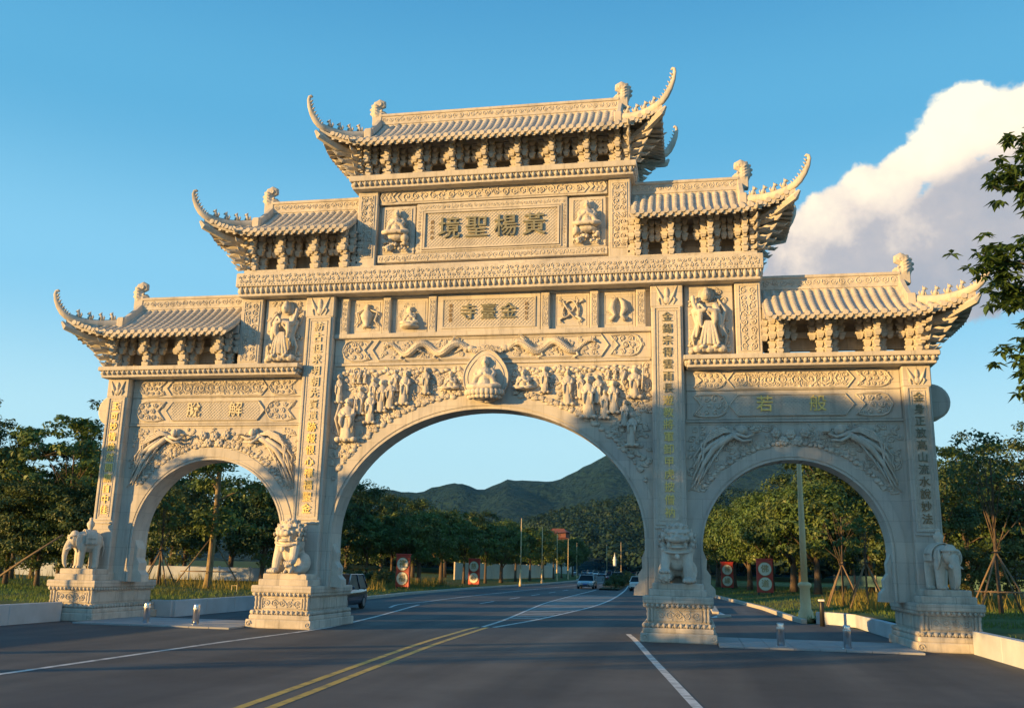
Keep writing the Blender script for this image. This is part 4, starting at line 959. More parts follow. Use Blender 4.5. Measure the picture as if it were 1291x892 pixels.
            for w_ in (.22, .44, .64, .86):
                i = int(w_ * 10); p = pts[i]; link('ridge_beast', BEAST, RF, (p[0], p[1], p[2] + rr[i] * .9), (0, 0, 0 if g_ < 0 else math.pi), (1.0, 1.0, .95))
            # angled beam under the corner
            m = MB(); a_ = (g_ * (xo + .3), YC + (-.75 if f > 0 else .75), bz + (ze - bz) * .86); k_ = pts[10]
            m.tube([a_, (k_[0] * .6 + a_[0] * .4, k_[1] * .6 + a_[1] * .4, k_[2] * .45 + a_[2] * .55 - .18), (k_[0], k_[1], k_[2] - .40), (k_[0] + g_ * .12, k_[1] + (-.05 if f > 0 else .05), k_[2] - .22)], [.17, .17, .13, .05], 6)
            m.build('corner_beam', 'stone', RF)
    # core, brackets
    H = ze + .16 - bz
    lo, hi = (-(xo + .28), xo + .28) if both else (min(s * xi, s * (xo + .28)), max(s * xi, s * (xo + .28)))
    m = MB(); m.box(lo, hi, -.10, mir(-.10), bz + H - .02, prof(.55) - .16); m.box(lo, hi, .46, .56, bz + H * .55, bz + H * .70); m.box(lo, hi, mir(.56), mir(.46), bz + H * .55, bz + H * .70)
    m.box(lo + .05, hi - .05, .72, .88, bz + H * .25, bz + H)
    m.build('bracket_beam', 'stone', RF)
    bm = bracket_mesh(H)
    for x in bpos:
        link('bracket', bm, RF, (x, .08, bz)); link('bracket', bm, RF, (x, mir(.08), bz), (0, 0, math.pi))
    cm = corner_bracket_mesh(H)
    for g_ in Sg:
        for f in (1, -1):
            o = link('corner_bracket', cm, RF, (g_ * (xo + .30), .08 if f > 0 else mir(.08), bz)); o.scale = (g_, f, 1)
    # a solid block under the side of the bracket zone
    return RF
make_roof(1, 0, 4.55, 6.12, 16.87, 18.38, 18.80, .52, 18.66, 6.56, 15.86, 8, [-3.78, -2.58, -1.37, -.18, 1.02, 2.25, 3.47, -4.55, 4.55], both=True, pitch=.262)
for s in (-1, 1):
    make_roof(s, 4.98, 8.68, 10.30, 13.64, 15.02, 15.46, .50, 15.22, 10.76, 12.45, 3, [s * x for x in (5.22, 6.33, 7.62, 8.74)], pitch=.272)
    make_roof(s, 9.22, 13.72, 15.38, 10.00, 11.36, 11.82, .52, 11.60, 15.88, 8.93, 3, [s * x for x in (9.72, 11.20, 12.66, 13.90)], pitch=.285)

# ================================================================ guardian animals on the plinths
def lion(root, ball):
    m = MB(); e = m.ell
    for s in (-1, 1):
        e((s * .33, .20, .36), (.27, .36, .36), 12, 8); m.cap_((s * .36, .10, .30), (s * .42, -.22, .10), .20, .13)
        e((s * .43, -.32, .09), (.14, .19, .09), 10, 6)
        up = (s < 0) == ball
        if up: m.cap_((s * .30, -.26, .92), (s * .37, -.42, .55), .18, .15); m.cap_((s * .37, -.42, .55), (s * .38, -.50, .40), .15, .13); e((s * .38, -.57, .37), (.17, .17, .10), 10, 6); px, pz, py = s * .38, .37, -.57
        else: m.cap_((s * .29, -.26, .92), (s * .31, -.40, .45), .19, .15); m.cap_((s * .31, -.40, .45), (s * .32, -.43, .12), .15, .14); e((s * .32, -.52, .10), (.18, .21, .10), 10, 6); px, pz, py = s * .32, .10, -.52
        for k in (-1.5, -.5, .5, 1.5): e((px + k * .085, py - .16, pz - .02), (.052, .085, .07), 7, 5)
        e((s * .33, -.10, .98), (.19, .26, .24), 10, 7)
    m.cap_((0, .22, .55), (0, -.06, 1.02), .36, .37); e((0, -.24, .95), (.38, .26, .30), 12, 8); e((0, -.16, .68), (.34, .24, .30), 12, 8)
    hb = len(m.v)
    e((0, -.22, 1.40), (.33, .30, .31), 14, 10); e((0, -.47, 1.32), (.24, .18, .10), 12, 8); e((0, -.44, 1.12), (.20, .16, .055), 12, 7); e((0, -.36, 1.2), (.19, .12, .08), 10, 6)
    e((0, -.58, 1.385), (.10, .07, .07), 9, 6)
    for s in (-1, 1):
        e((s * .14, -.57, 1.33), (.10, .08, .08), 9, 6); e((s * .15, -.47, 1.515), (.125, .10, .045), 9, 6); e((s * .145, -.50, 1.44), (.055, .06, .05), 8, 6); e((s * .25, -.47, 1.36), (.08, .07, .06), 8, 6)
        e((s * .37, -.26, 1.42), (.07, .10, .15), 8, 6)
        e((s * .22, -.50, 1.17), (.05, .07, .09), 7, 5)
    g = random.Random(3)
    for row, (z, rr, n) in enumerate(((1.72, .12, 5), (1.66, .22, 9), (1.56, .31, 12), (1.44, .37, 13), (1.31, .39, 13), (1.18, .39, 12), (1.06, .38, 11))):
        for k in range(n):
            a = -math.pi / 2 + math.pi * 2 * (k + .5 * (row % 2)) / n
            if math.sin(a) < -.55 and row > 1: continue
            e((rr * math.cos(a), -.18 + rr * .85 * math.sin(a), z), (.088, .088, .078), 7, 5)
    m.v[hb:] = [(x * 1.16, -.22 + (y + .22) * 1.14, 1.36 + (z - 1.36) * 1.12) for x, y, z in m.v[hb:]]
    m.tube([(0, .45, .3), (0, .58, .7), (.05, .50, 1.1)], [.10, .13, .05], 8)
    me = remesh(m, .0155, 1, 'lion_body', 'stone_carved'); link('body', me, root)
    m = MB()
    for row, (z, rr, n) in enumerate(((1.68, .20, 9), (1.57, .32, 12), (1.44, .40, 13), (1.30, .42, 13), (1.16, .42, 12))):
        for k in range(n):
            a = -math.pi / 2 + math.pi * 2 * (k + .5 * (row % 2)) / n
            if math.sin(a) < -.5 and row > 0: continue
            cx, cy = rr * math.cos(a), -.18 + rr * .85 * math.sin(a)
            M = Matrix.Translation((cx, cy, z)) @ Matrix.Rotation(a + math.pi / 2, 4, 'Z')
            pts = [(.062 * (1 - .8 * t / 8) * math.cos(t * 1.1), -.07, .062 * (1 - .8 * t / 8) * math.sin(t * 1.1)) for t in range(9)]
            m.tube(pts, .024, 4, M=M)
    m.v = [(x * 1.16, -.22 + (y + .22) * 1.14, 1.36 + (z - 1.36) * 1.12) for x, y, z in m.v]
    m.build('mane_curls', 'stone_carved', root, True)
    m = MB(); m.tube([(.43 * math.cos(t), -.20 + .40 * math.sin(t), 1.02 - .10 * max(0, -math.sin(t))) for t in [math.pi * 2 * k / 24 for k in range(25)]], .042, 6); m.build('collar', 'stone_carved', root, True)
    m = MB(); m.ell((0, -.60, .80), (.085, .08, .095), 9, 7); m.tube([(0, -.60, .88), (0, -.60, .94)], .03, 6); m.build('bell', 'stone_carved', root, True)
    if ball:
        m = MB(); m.ell((-.38, -.56, .19), (.20, .20, .19), 14, 10)
        for k in range(30): a, b = k * 2.4, math.acos(1 - 2 * (k + .5) / 30); m.ell((-.38 + .195 * math.sin(b) * math.cos(a), -.56 + .195 * math.sin(b) * math.sin(a), .19 + .185 * math.cos(b)), (.035, .035, .035), 5, 4)
        m.build('embroidered_ball', 'stone_carved', root, True)
    else:
        m = MB(); m.cap_((.30, -.40, .16), (.42, -.62, .20), .15, .13); m.ell((.36, -.70, .28), (.12, .12, .12), 10, 8); m.ell((.35, -.80, .25), (.07, .06, .05), 8, 6)
        for d in (-1, 1): m.ell((.36 + d * .09, -.68, .37), (.035, .03, .05), 6, 5); m.cap_((.36 + d * .09, -.66, .14), (.36 + d * .11, -.74, .05), .05, .045)
        link('cub', remesh(m, .02, 2, 'cub', 'stone_carved'), root)
def elephant(root):
    m = MB(); e = m.ell
    m.cap_((0, .32, .90), (0, -.16, .92), .37, .36); e((0, .08, .98), (.36, .42, .34), 14, 9)
    for s in (-1, 1):
        m.cap_((s * .21, .38, .70), (s * .22, .40, .10), .17, .13); m.cap_((s * .21, -.20, .70), (s * .22, -.22, .10), .165, .13)
        for y in (.40, -.22):
            for k in (-1, 0, 1): e((s * .22 + k * .07, y - .12, .05), (.045, .04, .05), 6, 4)
        e((s * .31, -.36, .92), (.06, .19, .26), 12, 8, rot=Matrix.Rotation(s * .35, 3, 'Z')); e((s * .34, -.28, .72), (.05, .13, .15), 10, 7)
        m.cap_((s * .13, -.66, .68), (s * .18, -.86, .60), .055, .022)
        e((s * .17, -.62, .98), (.05, .05, .05), 7, 5)
    e((0, -.50, .98), (.26, .25, .29), 14, 9); e((0, -.50, 1.20), (.17, .16, .09), 10, 6)
    pts = [(0, -.66, .86), (0, -.78, .66), (0, -.82, .42), (0, -.80, .20), (0, -.74, .09)]; rr = [.16, .13, .105, .085, .07]
    for i in range(4): m.cap_(pts[i], pts[i + 1], rr[i], rr[i + 1])
    m.tube([(0, .68, .95), (.03, .74, .7), (.0, .70, .4)], [.05, .04, .03], 6)
    link('body', remesh(m, .021, 2, 'elephant_body', 'stone_carved'), root)
    m = MB()      # saddle cloth: bent sheet over the back with a fringe
    rows = []
    for i in range(7):
        y = -.14 + .46 * i / 6; rows.append([(.40 * math.sin(a) * 1.0, y, .95 + .37 * math.cos(a)) for a in [R(-105 + 210 * k / 16) for k in range(17)]])
    m.grid(rows); rows2 = [[(x * 1.06, y, .95 + (z - .95) * 1.06) for x, y, z in r] for r in rows]; m.grid(rows2[::-1]); m.grid([rows[0], rows2[0]]); m.grid([rows2[-1], rows[-1]])
    for s in (-1, 1):
        m.grid([[r[0 if s < 0 else -1] for r in rows], [r[0 if s < 0 else -1] for r in rows2]])
        for k in range(8): m.ell((s * .405, -.12 + k * .06, .84), (.025, .028, .05), 5, 4)
        for k in range(3): spiral_pts = [(s * .425, .09 + .12 * (k - 1) + .045 * math.cos(t) * (1 - t / 9), 1.0 + .045 * math.sin(t) * (1 - t / 9)) for t in [q * .8 for q in range(10)]]; m.tube(spiral_pts, .013, 4)
    m.build('saddle_cloth', 'stone_carved', root, True, fix=True)
    m = MB(); m.tube([(.27 * math.cos(t), -.50 + .26 * math.sin(t), 1.10) for t in [math.pi * 2 * k / 20 for k in range(21)]], .03, 6)
    for k in range(5): m.ell((-.16 + k * .08, -.73, 1.07 - .02 * abs(k - 2)), (.035, .03, .05), 6, 5)
    m.build('headdress', 'stone_carved', root, True)
    m = MB(); m.lathe([(.12, 0), (.14, .03), (.08, .07), (.10, .10), (.16, .20), (.155, .28), (.08, .36), (.06, .40), (.09, .43), (.03, .47)], (0, .10, 1.28), 16); m.build('vase', 'stone_carved', root, True)
for s in (-1, 1):
    r = empty('stone_lion', (s * 6.355, -.46, 1.722), R(-14) if s < 0 else 0); lion(r, s > 0); r.scale = (1, .88, .98)
    tag(r, 'seated stone lion with a cub under its paw on a sunlit plinth' if s < 0 else 'shaded seated stone lion resting one paw on a carved ball', 'lion statue', 'stone lions before the inner pillars')
    r = empty('stone_elephant', (s * 14.0, -.52, 1.722), R(-42) if s < 0 else R(22)); elephant(r); r.scale = (.98, .80, 1.0)
    tag(r, 'stone elephant with vase, flank in shade beside a gold lettered pillar' if s < 0 else 'stone elephant with vase standing before the dark lettered outer pillar', 'elephant statue', 'stone elephants before the outer pillars')

# ================================================================ ground, road, markings
def lerp_tab(tab, y):
    if y <= tab[0][0]: return tab[0][1]
    for (a, b), (c, d) in zip(tab, tab[1:]):
        if y <= c: return b + (d - b) * (y - a) / (c - a)
    return tab[-1][1]
XL = [(-90, -14.2), (2.8, -14.2), (2.9, -12.4), (28, -12.6), (36, -13.2), (60, -13.2), (90, -11.8), (133, -12.0), (200, -17), (300, -36), (420, -70), (620, -150)]
XR = [(-90, 14.6), (3.0, 14.6), (3.1, 13.45), (7, 13.4), (12.6, 12.9), (12.7, 11.35), (15, 11.15), (27, 10.7), (37, 9.8), (52, 8.4), (74, 7.6), (120, 5.5), (200, -1), (300, -18), (420, -50), (620, -128)]
def sheet(name, xa, xb, ys, z, matn, parent=None, nx=6, zf=None):
    m = MB(); m.grid([[(xa(y) + (xb(y) - xa(y)) * i / nx, y, (zf(xa(y) + (xb(y) - xa(y)) * i / nx, y) if zf else z)) for i in range(nx + 1)] for y in ys]); return m.build(name, matn, parent)
YS = sorted(set([-90 + 5 * i for i in range(100)] + [2.8, 2.9, 3.0, 3.1, 12.6, 12.7]))
g = MB(); g.add([(-2600, -700, -.03), (2600, -700, -.03), (2600, 2600, -.03), (-2600, 2600, -.03)], [(0, 1, 2, 3)]); tag(g.build('ground', 'grass_ground'), kind='structure')
ROAD = tag(sheet('road', lambda y: lerp_tab(XL, y), lambda y: lerp_tab(XR, y), YS, 0.0, 'asphalt', nx=4), kind='structure')
def stripe(name, pts, w, matn, z=.004):
    m = MB(); rows = []
    P_ = [Vector((x, y, 0)) for x, y in pts]
    # subdivide with Catmull-Rom
    Q = []
    for i in range(len(P_) - 1):
        p0, p1, p2, p3 = P_[max(0, i - 1)], P_[i], P_[i + 1], P_[min(len(P_) - 1, i + 2)]
        for k in range(8):
            t = k / 8; Q.append(.5 * ((2 * p1) + (p2 - p0) * t + (2 * p0 - 5 * p1 + 4 * p2 - p3) * t * t + (3 * p1 - p0 - 3 * p2 + p3) * t ** 3))
    Q.append(P_[-1])
    for i, q in enumerate(Q):
        t = (Q[min(i + 1, len(Q) - 1)] - Q[max(i - 1, 0)]).normalized(); n = Vector((t.y, -t.x, 0)) * w / 2
        rows.append([(q.x - n.x, q.y - n.y, z), (q.x + n.x, q.y + n.y, z)])
    m.grid(rows); return m.build(name, matn, ROAD)
stripe('white_line', [(-6.0, -30), (-5.6, -14.7), (-5.45, -7), (-5.15, -1.2), (-5.42, 2.8), (-5.95, 7.3), (-6.75, 13), (-7.75, 19.8)], .16, 'white_paint')
stripe('white_line', [(8.9, -30), (7.7, -21), (6.84, -14.57), (6.41, -11.26), (5.74, -6.08), (5.05, -.6), (4.66, 2.05)], .17, 'white_paint')
stripe('white_line', [(-8.0, 15.5), (-8.75, 19.5), (-8.6, 24), (-8.75, 29), (-8.85, 39), (-8.65, 50), (-8.3, 70), (-7.6, 100), (-7.6, 130)], .15, 'white_paint')
for dx in (0, .44):
    stripe('yellow_line', [(1.0 + dx, -30), (.22 + dx, -16.9), (-.18 + dx, -11), (-.58 + dx, -4.5), (-.72 + dx * .95, 1.0), (-.70 + dx * .8, 3.1)], .16, 'yellow_paint')
stripe('white_line', [(-.15, 3.2), (.45, 9), (.83, 15.8), (1.12, 22), (1.24, 30), (1.02, 42), (.35, 60), (-.4, 76), (-1.6, 98)], .17, 'white_paint')
stripe('white_line', [(-.55, 3.2), (-.75, 8.5), (-1.4, 18), (-2.05, 28.5), (-2.42, 43), (-2.85, 67)], .15, 'white_paint')
HL = [(3, -.55), (8.5, -.75), (18, -1.4), (28.5, -2.05), (43, -2.42), (67, -2.85)]; HR = [(3, -.15), (9, .45), (15.8, .83), (22, 1.12), (30, 1.24), (42, 1.02), (60, .35), (68, .0)]
k = 0; y = 9.0
while y < 46:                    # chevron bars of the painted island
    d = 1.1 + y * .008; a, b = lerp_tab(HL, y) + .1, lerp_tab(HR, y) - .1
    if b - a > .35:
        m = MB(); m.add([(a, y, .004), (b, y + .5, .004), (b, y + .5 + d, .004), (a, y + d, .004)], [(0, 1, 2, 3)]); m.build('hatch_bar', 'hatch_paint', ROAD)
    y += 1.45 + y * .022
for yy in range(24, 130, 9):
    for xx in (-5.3, ): m = MB(); m.box(xx - .07, xx + .07, yy, yy + 4, .003, .0045); m.build('lane_dash', 'white_paint', ROAD)
for yy in range(30, 120, 10): x = lerp_tab(HR, yy) + 3.3; m = MB(); m.box(x - .07, x + .07, yy, yy + 4, .003, .0045); m.build('lane_dash', 'white_paint', ROAD)
# small painted divider island on the right service lane
m = MB(); m.add([(7.55, 15.5, .005), (8.0, 18.2, .005), (8.55, 16.1, .005), (8.2, 22, .005), (7.67, 27.2, .005), (7.45, 27.2, .005), (7.95, 21, .005), (7.7, 18.4, .005)], [(0, 2, 1), (1, 2, 3), (1, 3, 6), (6, 3, 4), (6, 4, 5)]); m.build('lane_marking', 'white_paint', ROAD)
m = MB(); m.bbox(7.9, 8.55, 16.0, 16.4, .004, .12, .03); m.bbox(7.75, 8.1, 19.5, 27.5, .004, .12, .03); m.build('divider_kerb', 'kerb_stone', ROAD)
for s in (-1, 1):                # paved thresholds under the side arches, laid in slabs
    th = tag(empty('threshold_paving'), kind='structure')
    n = 8; a, b = 7.50, 13.0
    for i in range(n):
        for j in range(4):
            x0 = a + (b - a) * i / n; x1 = a + (b - a) * (i + 1) / n; y0 = -2.2 + j * .92
            m = MB(); m.bbox(s * x0 + s * .006, s * x1 - s * .006, y0 + .006, y0 + .914, .0, .055 + .003 * ((i * 3 + j) % 3), .008); m.build('paving_slab', 'paving', th)
# verges
def vz_left(x, y):
    d = lerp_tab(XL, y) - x; h = .56 if y < 18 else (.56 - .41 * min(1, (y - 18) / 4)); return h + .02 * max(0, d - 4) * min(1, d / 14) + .10 * noise.noise((x * .21, y * .21, 0)) * min(1, max(0, d - .6))
def vz_right(x, y):
    d = x - lerp_tab(XR, y); h = .52 if y < 12.6 else .16; return h + (.07 * min(6, max(0, d)) if y >= 12.6 else .01 * max(0, d)) + .09 * noise.noise((x * .2, y * .2, 3)) * min(1, max(0, d - .5))
def verge(sgn, zf, tab, name):
    m = MB(); ofs = [.0, .3, .8, 1.5, 2.5, 4, 6, 9, 13, 18, 25, 35, 50, 70, 95]; rows = []
    for y in [yy for yy in range(-60, 340, 3)] + [2.85, 3.05, 12.65]:
        rows.append(y)
    rows = sorted(rows); m.grid([[(lerp_tab(tab, y) + sgn * (.22 + o), y, zf(lerp_tab(tab, y) + sgn * (.22 + o), y)) for o in ofs] for y in rows])
    return tag(m.build(name, 'grass_ground', None, True), kind='structure')
verge(-1, vz_left, XL, 'verge'); verge(1, vz_right, XR, 'verge')
# kerbs: single stones along the visible parts
def kerb(tab, y0, y1, sgn, ln=1.6, h=.16):
    K = tag(empty('kerb'), kind='structure'); y = y0
    while y < y1:
        L_ = ln * (1 + max(0, y - 60) * .02); a = Vector((lerp_tab(tab, y), y, 0)); b = Vector((lerp_tab(tab, y + L_), y + L_, 0)); an = math.atan2(b.y - a.y, b.x - a.x); ll = (b - a).length
        m = MB(); m.bbox(.008, ll - .008, -.0 if sgn < 0 else -.26, .26 if sgn < 0 else .0, -.02, h + rnd.uniform(-.006, .006), .025); o = m.build('kerb_stone', 'kerb_stone', K); o.location = a; o.rotation_euler = (0, 0, an); y += L_
kerb(XR, 12.8, 120, 1, 1.5, .19); kerb(XL, 19.6, 160, -1, 2.0, .17)
def pwall(pts, h, t, label, cap=True):
    """low rendered planter wall along pts, with joint grooves"""
    root = tag(empty('planter_wall', (pts[0][0], pts[0][1], 0)), label, 'wall', 'low walls beside the gate')
    for i in range(len(pts) - 1):
        a, b = Vector((*pts[i], 0)), Vector((*pts[i + 1], 0)); L_ = (b - a).length; n = max(1, round(L_ / 2.4)); an = math.atan2(b.y - a.y, b.x - a.x)
        for k in range(n):
            m = MB(); m.bbox(L_ * k / n + .004, L_ * (k + 1) / n - .004, -t / 2, t / 2, -.02, h, .02); o = m.build('wall_panel', 'wall_paint', root); o.location = a - Vector((pts[0][0], pts[0][1], 0)); o.rotation_euler = (0, 0, an)
    return root
pwall([(-14.25, -24), (-14.25, -1.22)], .62, .26, 'pale low wall running from the sunlit elephant plinth along the road edge')
pwall([(-13.3, 2.9), (-12.45, 2.9), (-12.45, 19.5)], .60, .24, 'bluish painted low wall behind the arch with the staked tree')
pwall([(14.62, -24), (14.62, -1.22)], .62, .28, 'cream low wall running from the shaded elephant plinth along the road edge')
pwall([(14.2, 2.95), (13.50, 2.95), (13.45, 11.2), (12.75, 12.5), (12.05, 13.0)], .50, .26, 'curved low wall behind the arch beside the tall lamp post base')

# ---------------------------------------------------------------- hills
def ridge(name, dist, tab, depth, seed, amp, matn, base=0.0, n=150, m_=14, az0=-60, az1=60):
    """a long hill whose crest has the given angular heights as seen from the gate's forecourt; real size, real distance"""
    rows = []
    for j in range(-m_, m_ + 1):
        v = j / m_; row = []
        for i in range(n + 1):
            az = az0 + (az1 - az0) * i / n; h = math.tan(R(lerp_tab(tab, az))) * dist
            d = dist + v * depth; x, y = CAM[0] + d * math.sin(R(az)), CAM[1] + d * math.cos(R(az))
            f = max(0, 1 - abs(v) ** 1.5)
            rough = noise.fractal(Vector((x / 170 + seed, y / 170, 0)), .8, 2.1, 7) * amp * (.25 + f) * min(1, abs(v) * 2.2 + .15)
            row.append((x, y, base + h * f + rough - (8 if abs(v) > .95 else 0)))
        rows.append(row)
    m = MB(); m.grid(rows); return tag(m.build(name, matn, None, True), kind='structure')
TAB1 = [(-60, 1.2), (-45, 2.0), (-30, 3.0), (-24, 3.5), (-20.6, 3.93), (-19.2, 4.21), (-16.35, 4.0), (-14.2, 4.74), (-12.75, 4.4), (-11.07, 5.12), (-8.15, 5.1), (-6.2, 5.96), (-4.77, 6.69), (-2, 6.95), (1.46, 7.0), (4, 6.95), (6.0, 6.9), (10.3, 6.0), (15, 4.6), (20, 3.4), (30, 2.4), (60, 1.5)]
ridge('far_hill', 1500, TAB1, 650, 3.0, 22, 'forest', n=260, m_=26)
TAB2 = [(-60, .6), (-25, 1.2), (-16, 1.6), (-11, 2.0), (-8, 2.9), (-5, 3.6), (-2, 4.1), (1, 4.3), (6, 4.0), (12, 3.2), (20, 2.2), (35, 1.5), (60, .8)]
ridge('near_hill', 700, TAB2, 300, 8.0, 9, 'forest', n=180, m_=18)

# thin evening air between the gate and the hills
m = MB(); m.box(-2650, 2650, -750, 2650, -1.2, 222); hz = tag(m.build('haze', None), 'thin bluish evening haze in front of the hills', 'haze', None, 'stuff')
hm = bpy.data.materials.new('haze_air'); hm.use_nodes = True; ht = hm.node_tree; ht.nodes.clear(); ho = ht.nodes.new('ShaderNodeOutputMaterial'); hv = ht.nodes.new('ShaderNodeVolumePrincipled')
hv.inputs['Color'].default_value = (.22, .62, 1.0, 1); hv.inputs['Density'].default_value = .00007; hv.inputs['Anisotropy'].default_value = 0.0; ht.links.new(hv.outputs[0], ho.inputs['Volume']); hz.data.materials.append(hm)

# ================================================================ trees and plants
def tree_meshes(seed, H, th, cr, cz, rz, nc, npl, leaf, lm, bark='bark', r0=.16, gap=.0, lobes=5, flat=.6, spread=.22, limbs=8):
    g = np.random.default_rng(seed); q = random.Random(seed)
    lob = [(g.normal(size=3), g.uniform(.15, .45)) for _ in range(lobes)]
    C = []
    while len(C) < nc:
        d = g.normal(size=3); d /= np.linalg.norm(d); rr = g.uniform(.12, 1) ** (1 / 2.4)
        f = 1.0 + sum(a * max(0, float(np.dot(d, v / np.linalg.norm(v)))) ** 3 for v, a in lob) - .22
        c = np.array([d[0] * cr * rr * f, d[1] * cr * rr * f, cz + d[2] * rz * rr * f])
        if d[2] < -.55 and g.random() < .6: continue
        C.append(c)
    C = np.array(C); sz = cr * spread * g.uniform(.6, 1.35, nc)
    idx = np.repeat(np.arange(nc), npl); n = len(idx)
    off = g.normal(size=(n, 3)); off /= np.linalg.norm(off, axis=1, keepdims=True) + 1e-9; off *= (g.uniform(0, 1, (n, 1)) ** .5)
    Pp = C[idx] + off * sz[idx][:, None] * np.array([1, 1, flat])
    ctr = np.array([0, 0, cz * .9]); N = off * .7 + (Pp - ctr) / (np.linalg.norm(Pp - ctr, axis=1, keepdims=True) + .01) * .5 + np.array([0, 0, .55]) + g.normal(size=(n, 3)) * .45
    crown = leaf_mesh('crown', Pp, N, leaf, lm, .5, seed)
    m = MB(); top = cz + rz * .35; pts = []; rr = []
    for i in range(8):
        t = i / 7; pts.append((.10 * H * .12 * math.sin(t * 5 + seed) * t, .10 * H * .12 * math.cos(t * 4 + seed) * t, top * t)); rr.append(r0 * (1.25 if i == 0 else 1) * (1 - .78 * t) + .01)
    m.tube(pts, rr, 9)
    for k in range(limbs):
        t = q.uniform(th / top, .92); i = min(6, int(t * 7)); fr = t * 7 - i; b = Vector(pts[i]).lerp(Vector(pts[i + 1]), fr)
        c = Vector(C[q.randrange(nc)]); mid = b.lerp(c, .5) + Vector((0, 0, .10 * H * q.uniform(-.3, .8)))
        rb = r0 * (1 - .7 * t) * .5
        m.tube([b, b.lerp(mid, .5), mid, mid.lerp(c, .55), c], [rb, rb * .8, rb * .6, rb * .4, rb * .15], 6)
        for _ in range(2):
            c2 = Vector(C[q.randrange(nc)])
            if (c2 - mid).length < cr * .9: m.tube([mid, mid.lerp(c2, .5) + Vector((0, 0, .1)), c2], [rb * .45, rb * .3, rb * .1], 5)
    return m.mesh('trunk', bark, True), crown
def tree(name, kind, x, y, z, s, rz, label, cat='tree', group=None, sz=None):
    t, c = KIND[kind]; r = empty(name, (x, y, z), rz); r.scale = (s, s, sz or s)
    link('trunk', t, r); link('crown', c, r); tag(r, label, cat, group); return r
KIND = {
    'broad': tree_meshes(1, 8, 1.6, 3.3, 4.9, 2.7, 150, 85, .27, 'leaf_mid', r0=.24, limbs=12),
    'dense': tree_meshes(2, 9, 1.2, 3.2, 4.7, 3.7, 190, 85, .25, 'leaf_dark', r0=.2, limbs=10),
    'tall': tree_meshes(3, 11, 2.6, 3.0, 6.6, 3.9, 120, 80, .27, 'leaf_dark', r0=.2, spread=.25, lobes=7, limbs=14),
    'loose': tree_meshes(4, 11, 3.0, 3.4, 7.0, 3.8, 66, 75, .32, 'leaf_mid', r0=.16, spread=.22, lobes=8, limbs=22, flat=.4),
    'roadside': tree_meshes(5, 8, 2.0, 2.7, 4.9, 2.6, 120, 70, .30, 'leaf_mid', r0=.17, limbs=9),
    'thin': tree_meshes(6, 6, 2.0, 1.7, 4.4, 1.9, 20, 40, .22, 'leaf_mid', r0=.07, spread=.2, limbs=18, bark='bark'),
    'bare': tree_meshes(9, 8, 2.6, 2.6, 5.8, 2.6, 60, 20, .22, 'leaf_dark', r0=.085, spread=.25, limbs=20, bark='bark'),
    'shade': tree_meshes(7, 12, 3.0, 4.4, 7.0, 4.4, 240, 60, .42, 'leaf_dark', r0=.3, limbs=10, spread=.2),
    'young': tree_meshes(11, 8, 5.0, 1.9, 5.9, .85, 20, 42, .24, 'leaf_mid', r0=.06, spread=.22, limbs=9),
    'yellow': tree_meshes(8, 6, .8, 2.4, 3.0, 2.4, 90, 60, .26, 'leaf_yellow', r0=.12, limbs=8),
    'bush': tree_meshes(10, 1.4, .1, .8, .62, .55, 40, 55, .13, 'leaf_dark', r0=.04, limbs=6, spread=.3),
}
def gx(u, v, Y):                      # world x of a pixel ray where it meets the vertical plane y = Y
    a, b = u - 645.5, v - 446; c, s = math.cos(ROLL), math.sin(ROLL); x = c * a + s * b; w_ = -s * a + c * b
    d = _r0 * x + _u0 * (-w_) + _f * FPX
    return CAM[0] + d.x * (Y - CAM[1]) / d.y
T_ = []
def put(kind, px, Y, s, label, name='leafy_tree', group=None, z=None, sz=None, x=None):
    xx = gx(px, 720, Y) if x is None else x
    zz = z if z is not None else (vz_left(xx, Y) if xx < 0 else vz_right(xx, Y)) - .08
    return tree(name, kind, xx, Y, max(zz, -.05), s, rnd.uniform(0, 6.28), label, 'tree', group, sz)
GL = 'dense trees behind the low wall'; LL = 'dense dark tree in the thicket outside the gold lettered pillar'
for px, Y, s, k in ((-40, 14, .84, 'tall'), (14, 16, .80, 'loose'), (74, 13, .82, 'loose'), (112, 17, .86, 'tall'), (40, 22, .84, 'dense'), (95, 26, .92, 'dense'), (0, 28, .95, 'dense')):
    put(k, px, Y, s, LL if k != 'loose' else 'open-crowned tree with layered sprays outside the gold lettered pillar', group=GL)
for px in (8, 48, 92): put('dense', px, 11, .62, 'low bushy tree at the foot of the thicket outside the gold lettered pillar', 'bushy_tree', 'bushy trees at the foot of the thicket')
LA = 'dark tree in the wall of foliage seen through the arch with the staked trunk'
for px, Y, s, k in ((190, 44, 1.12, 'dense'), (232, 40, .95, 'dense'), (290, 42, 1.08, 'broad'), (330, 38, .98, 'dense'), (360, 46, 1.1, 'dense'), (215, 52, 1.35, 'tall'), (392, 52, 1.1, 'dense')):
    put(k, px, Y, s, LA, group='trees through the staked-tree arch')
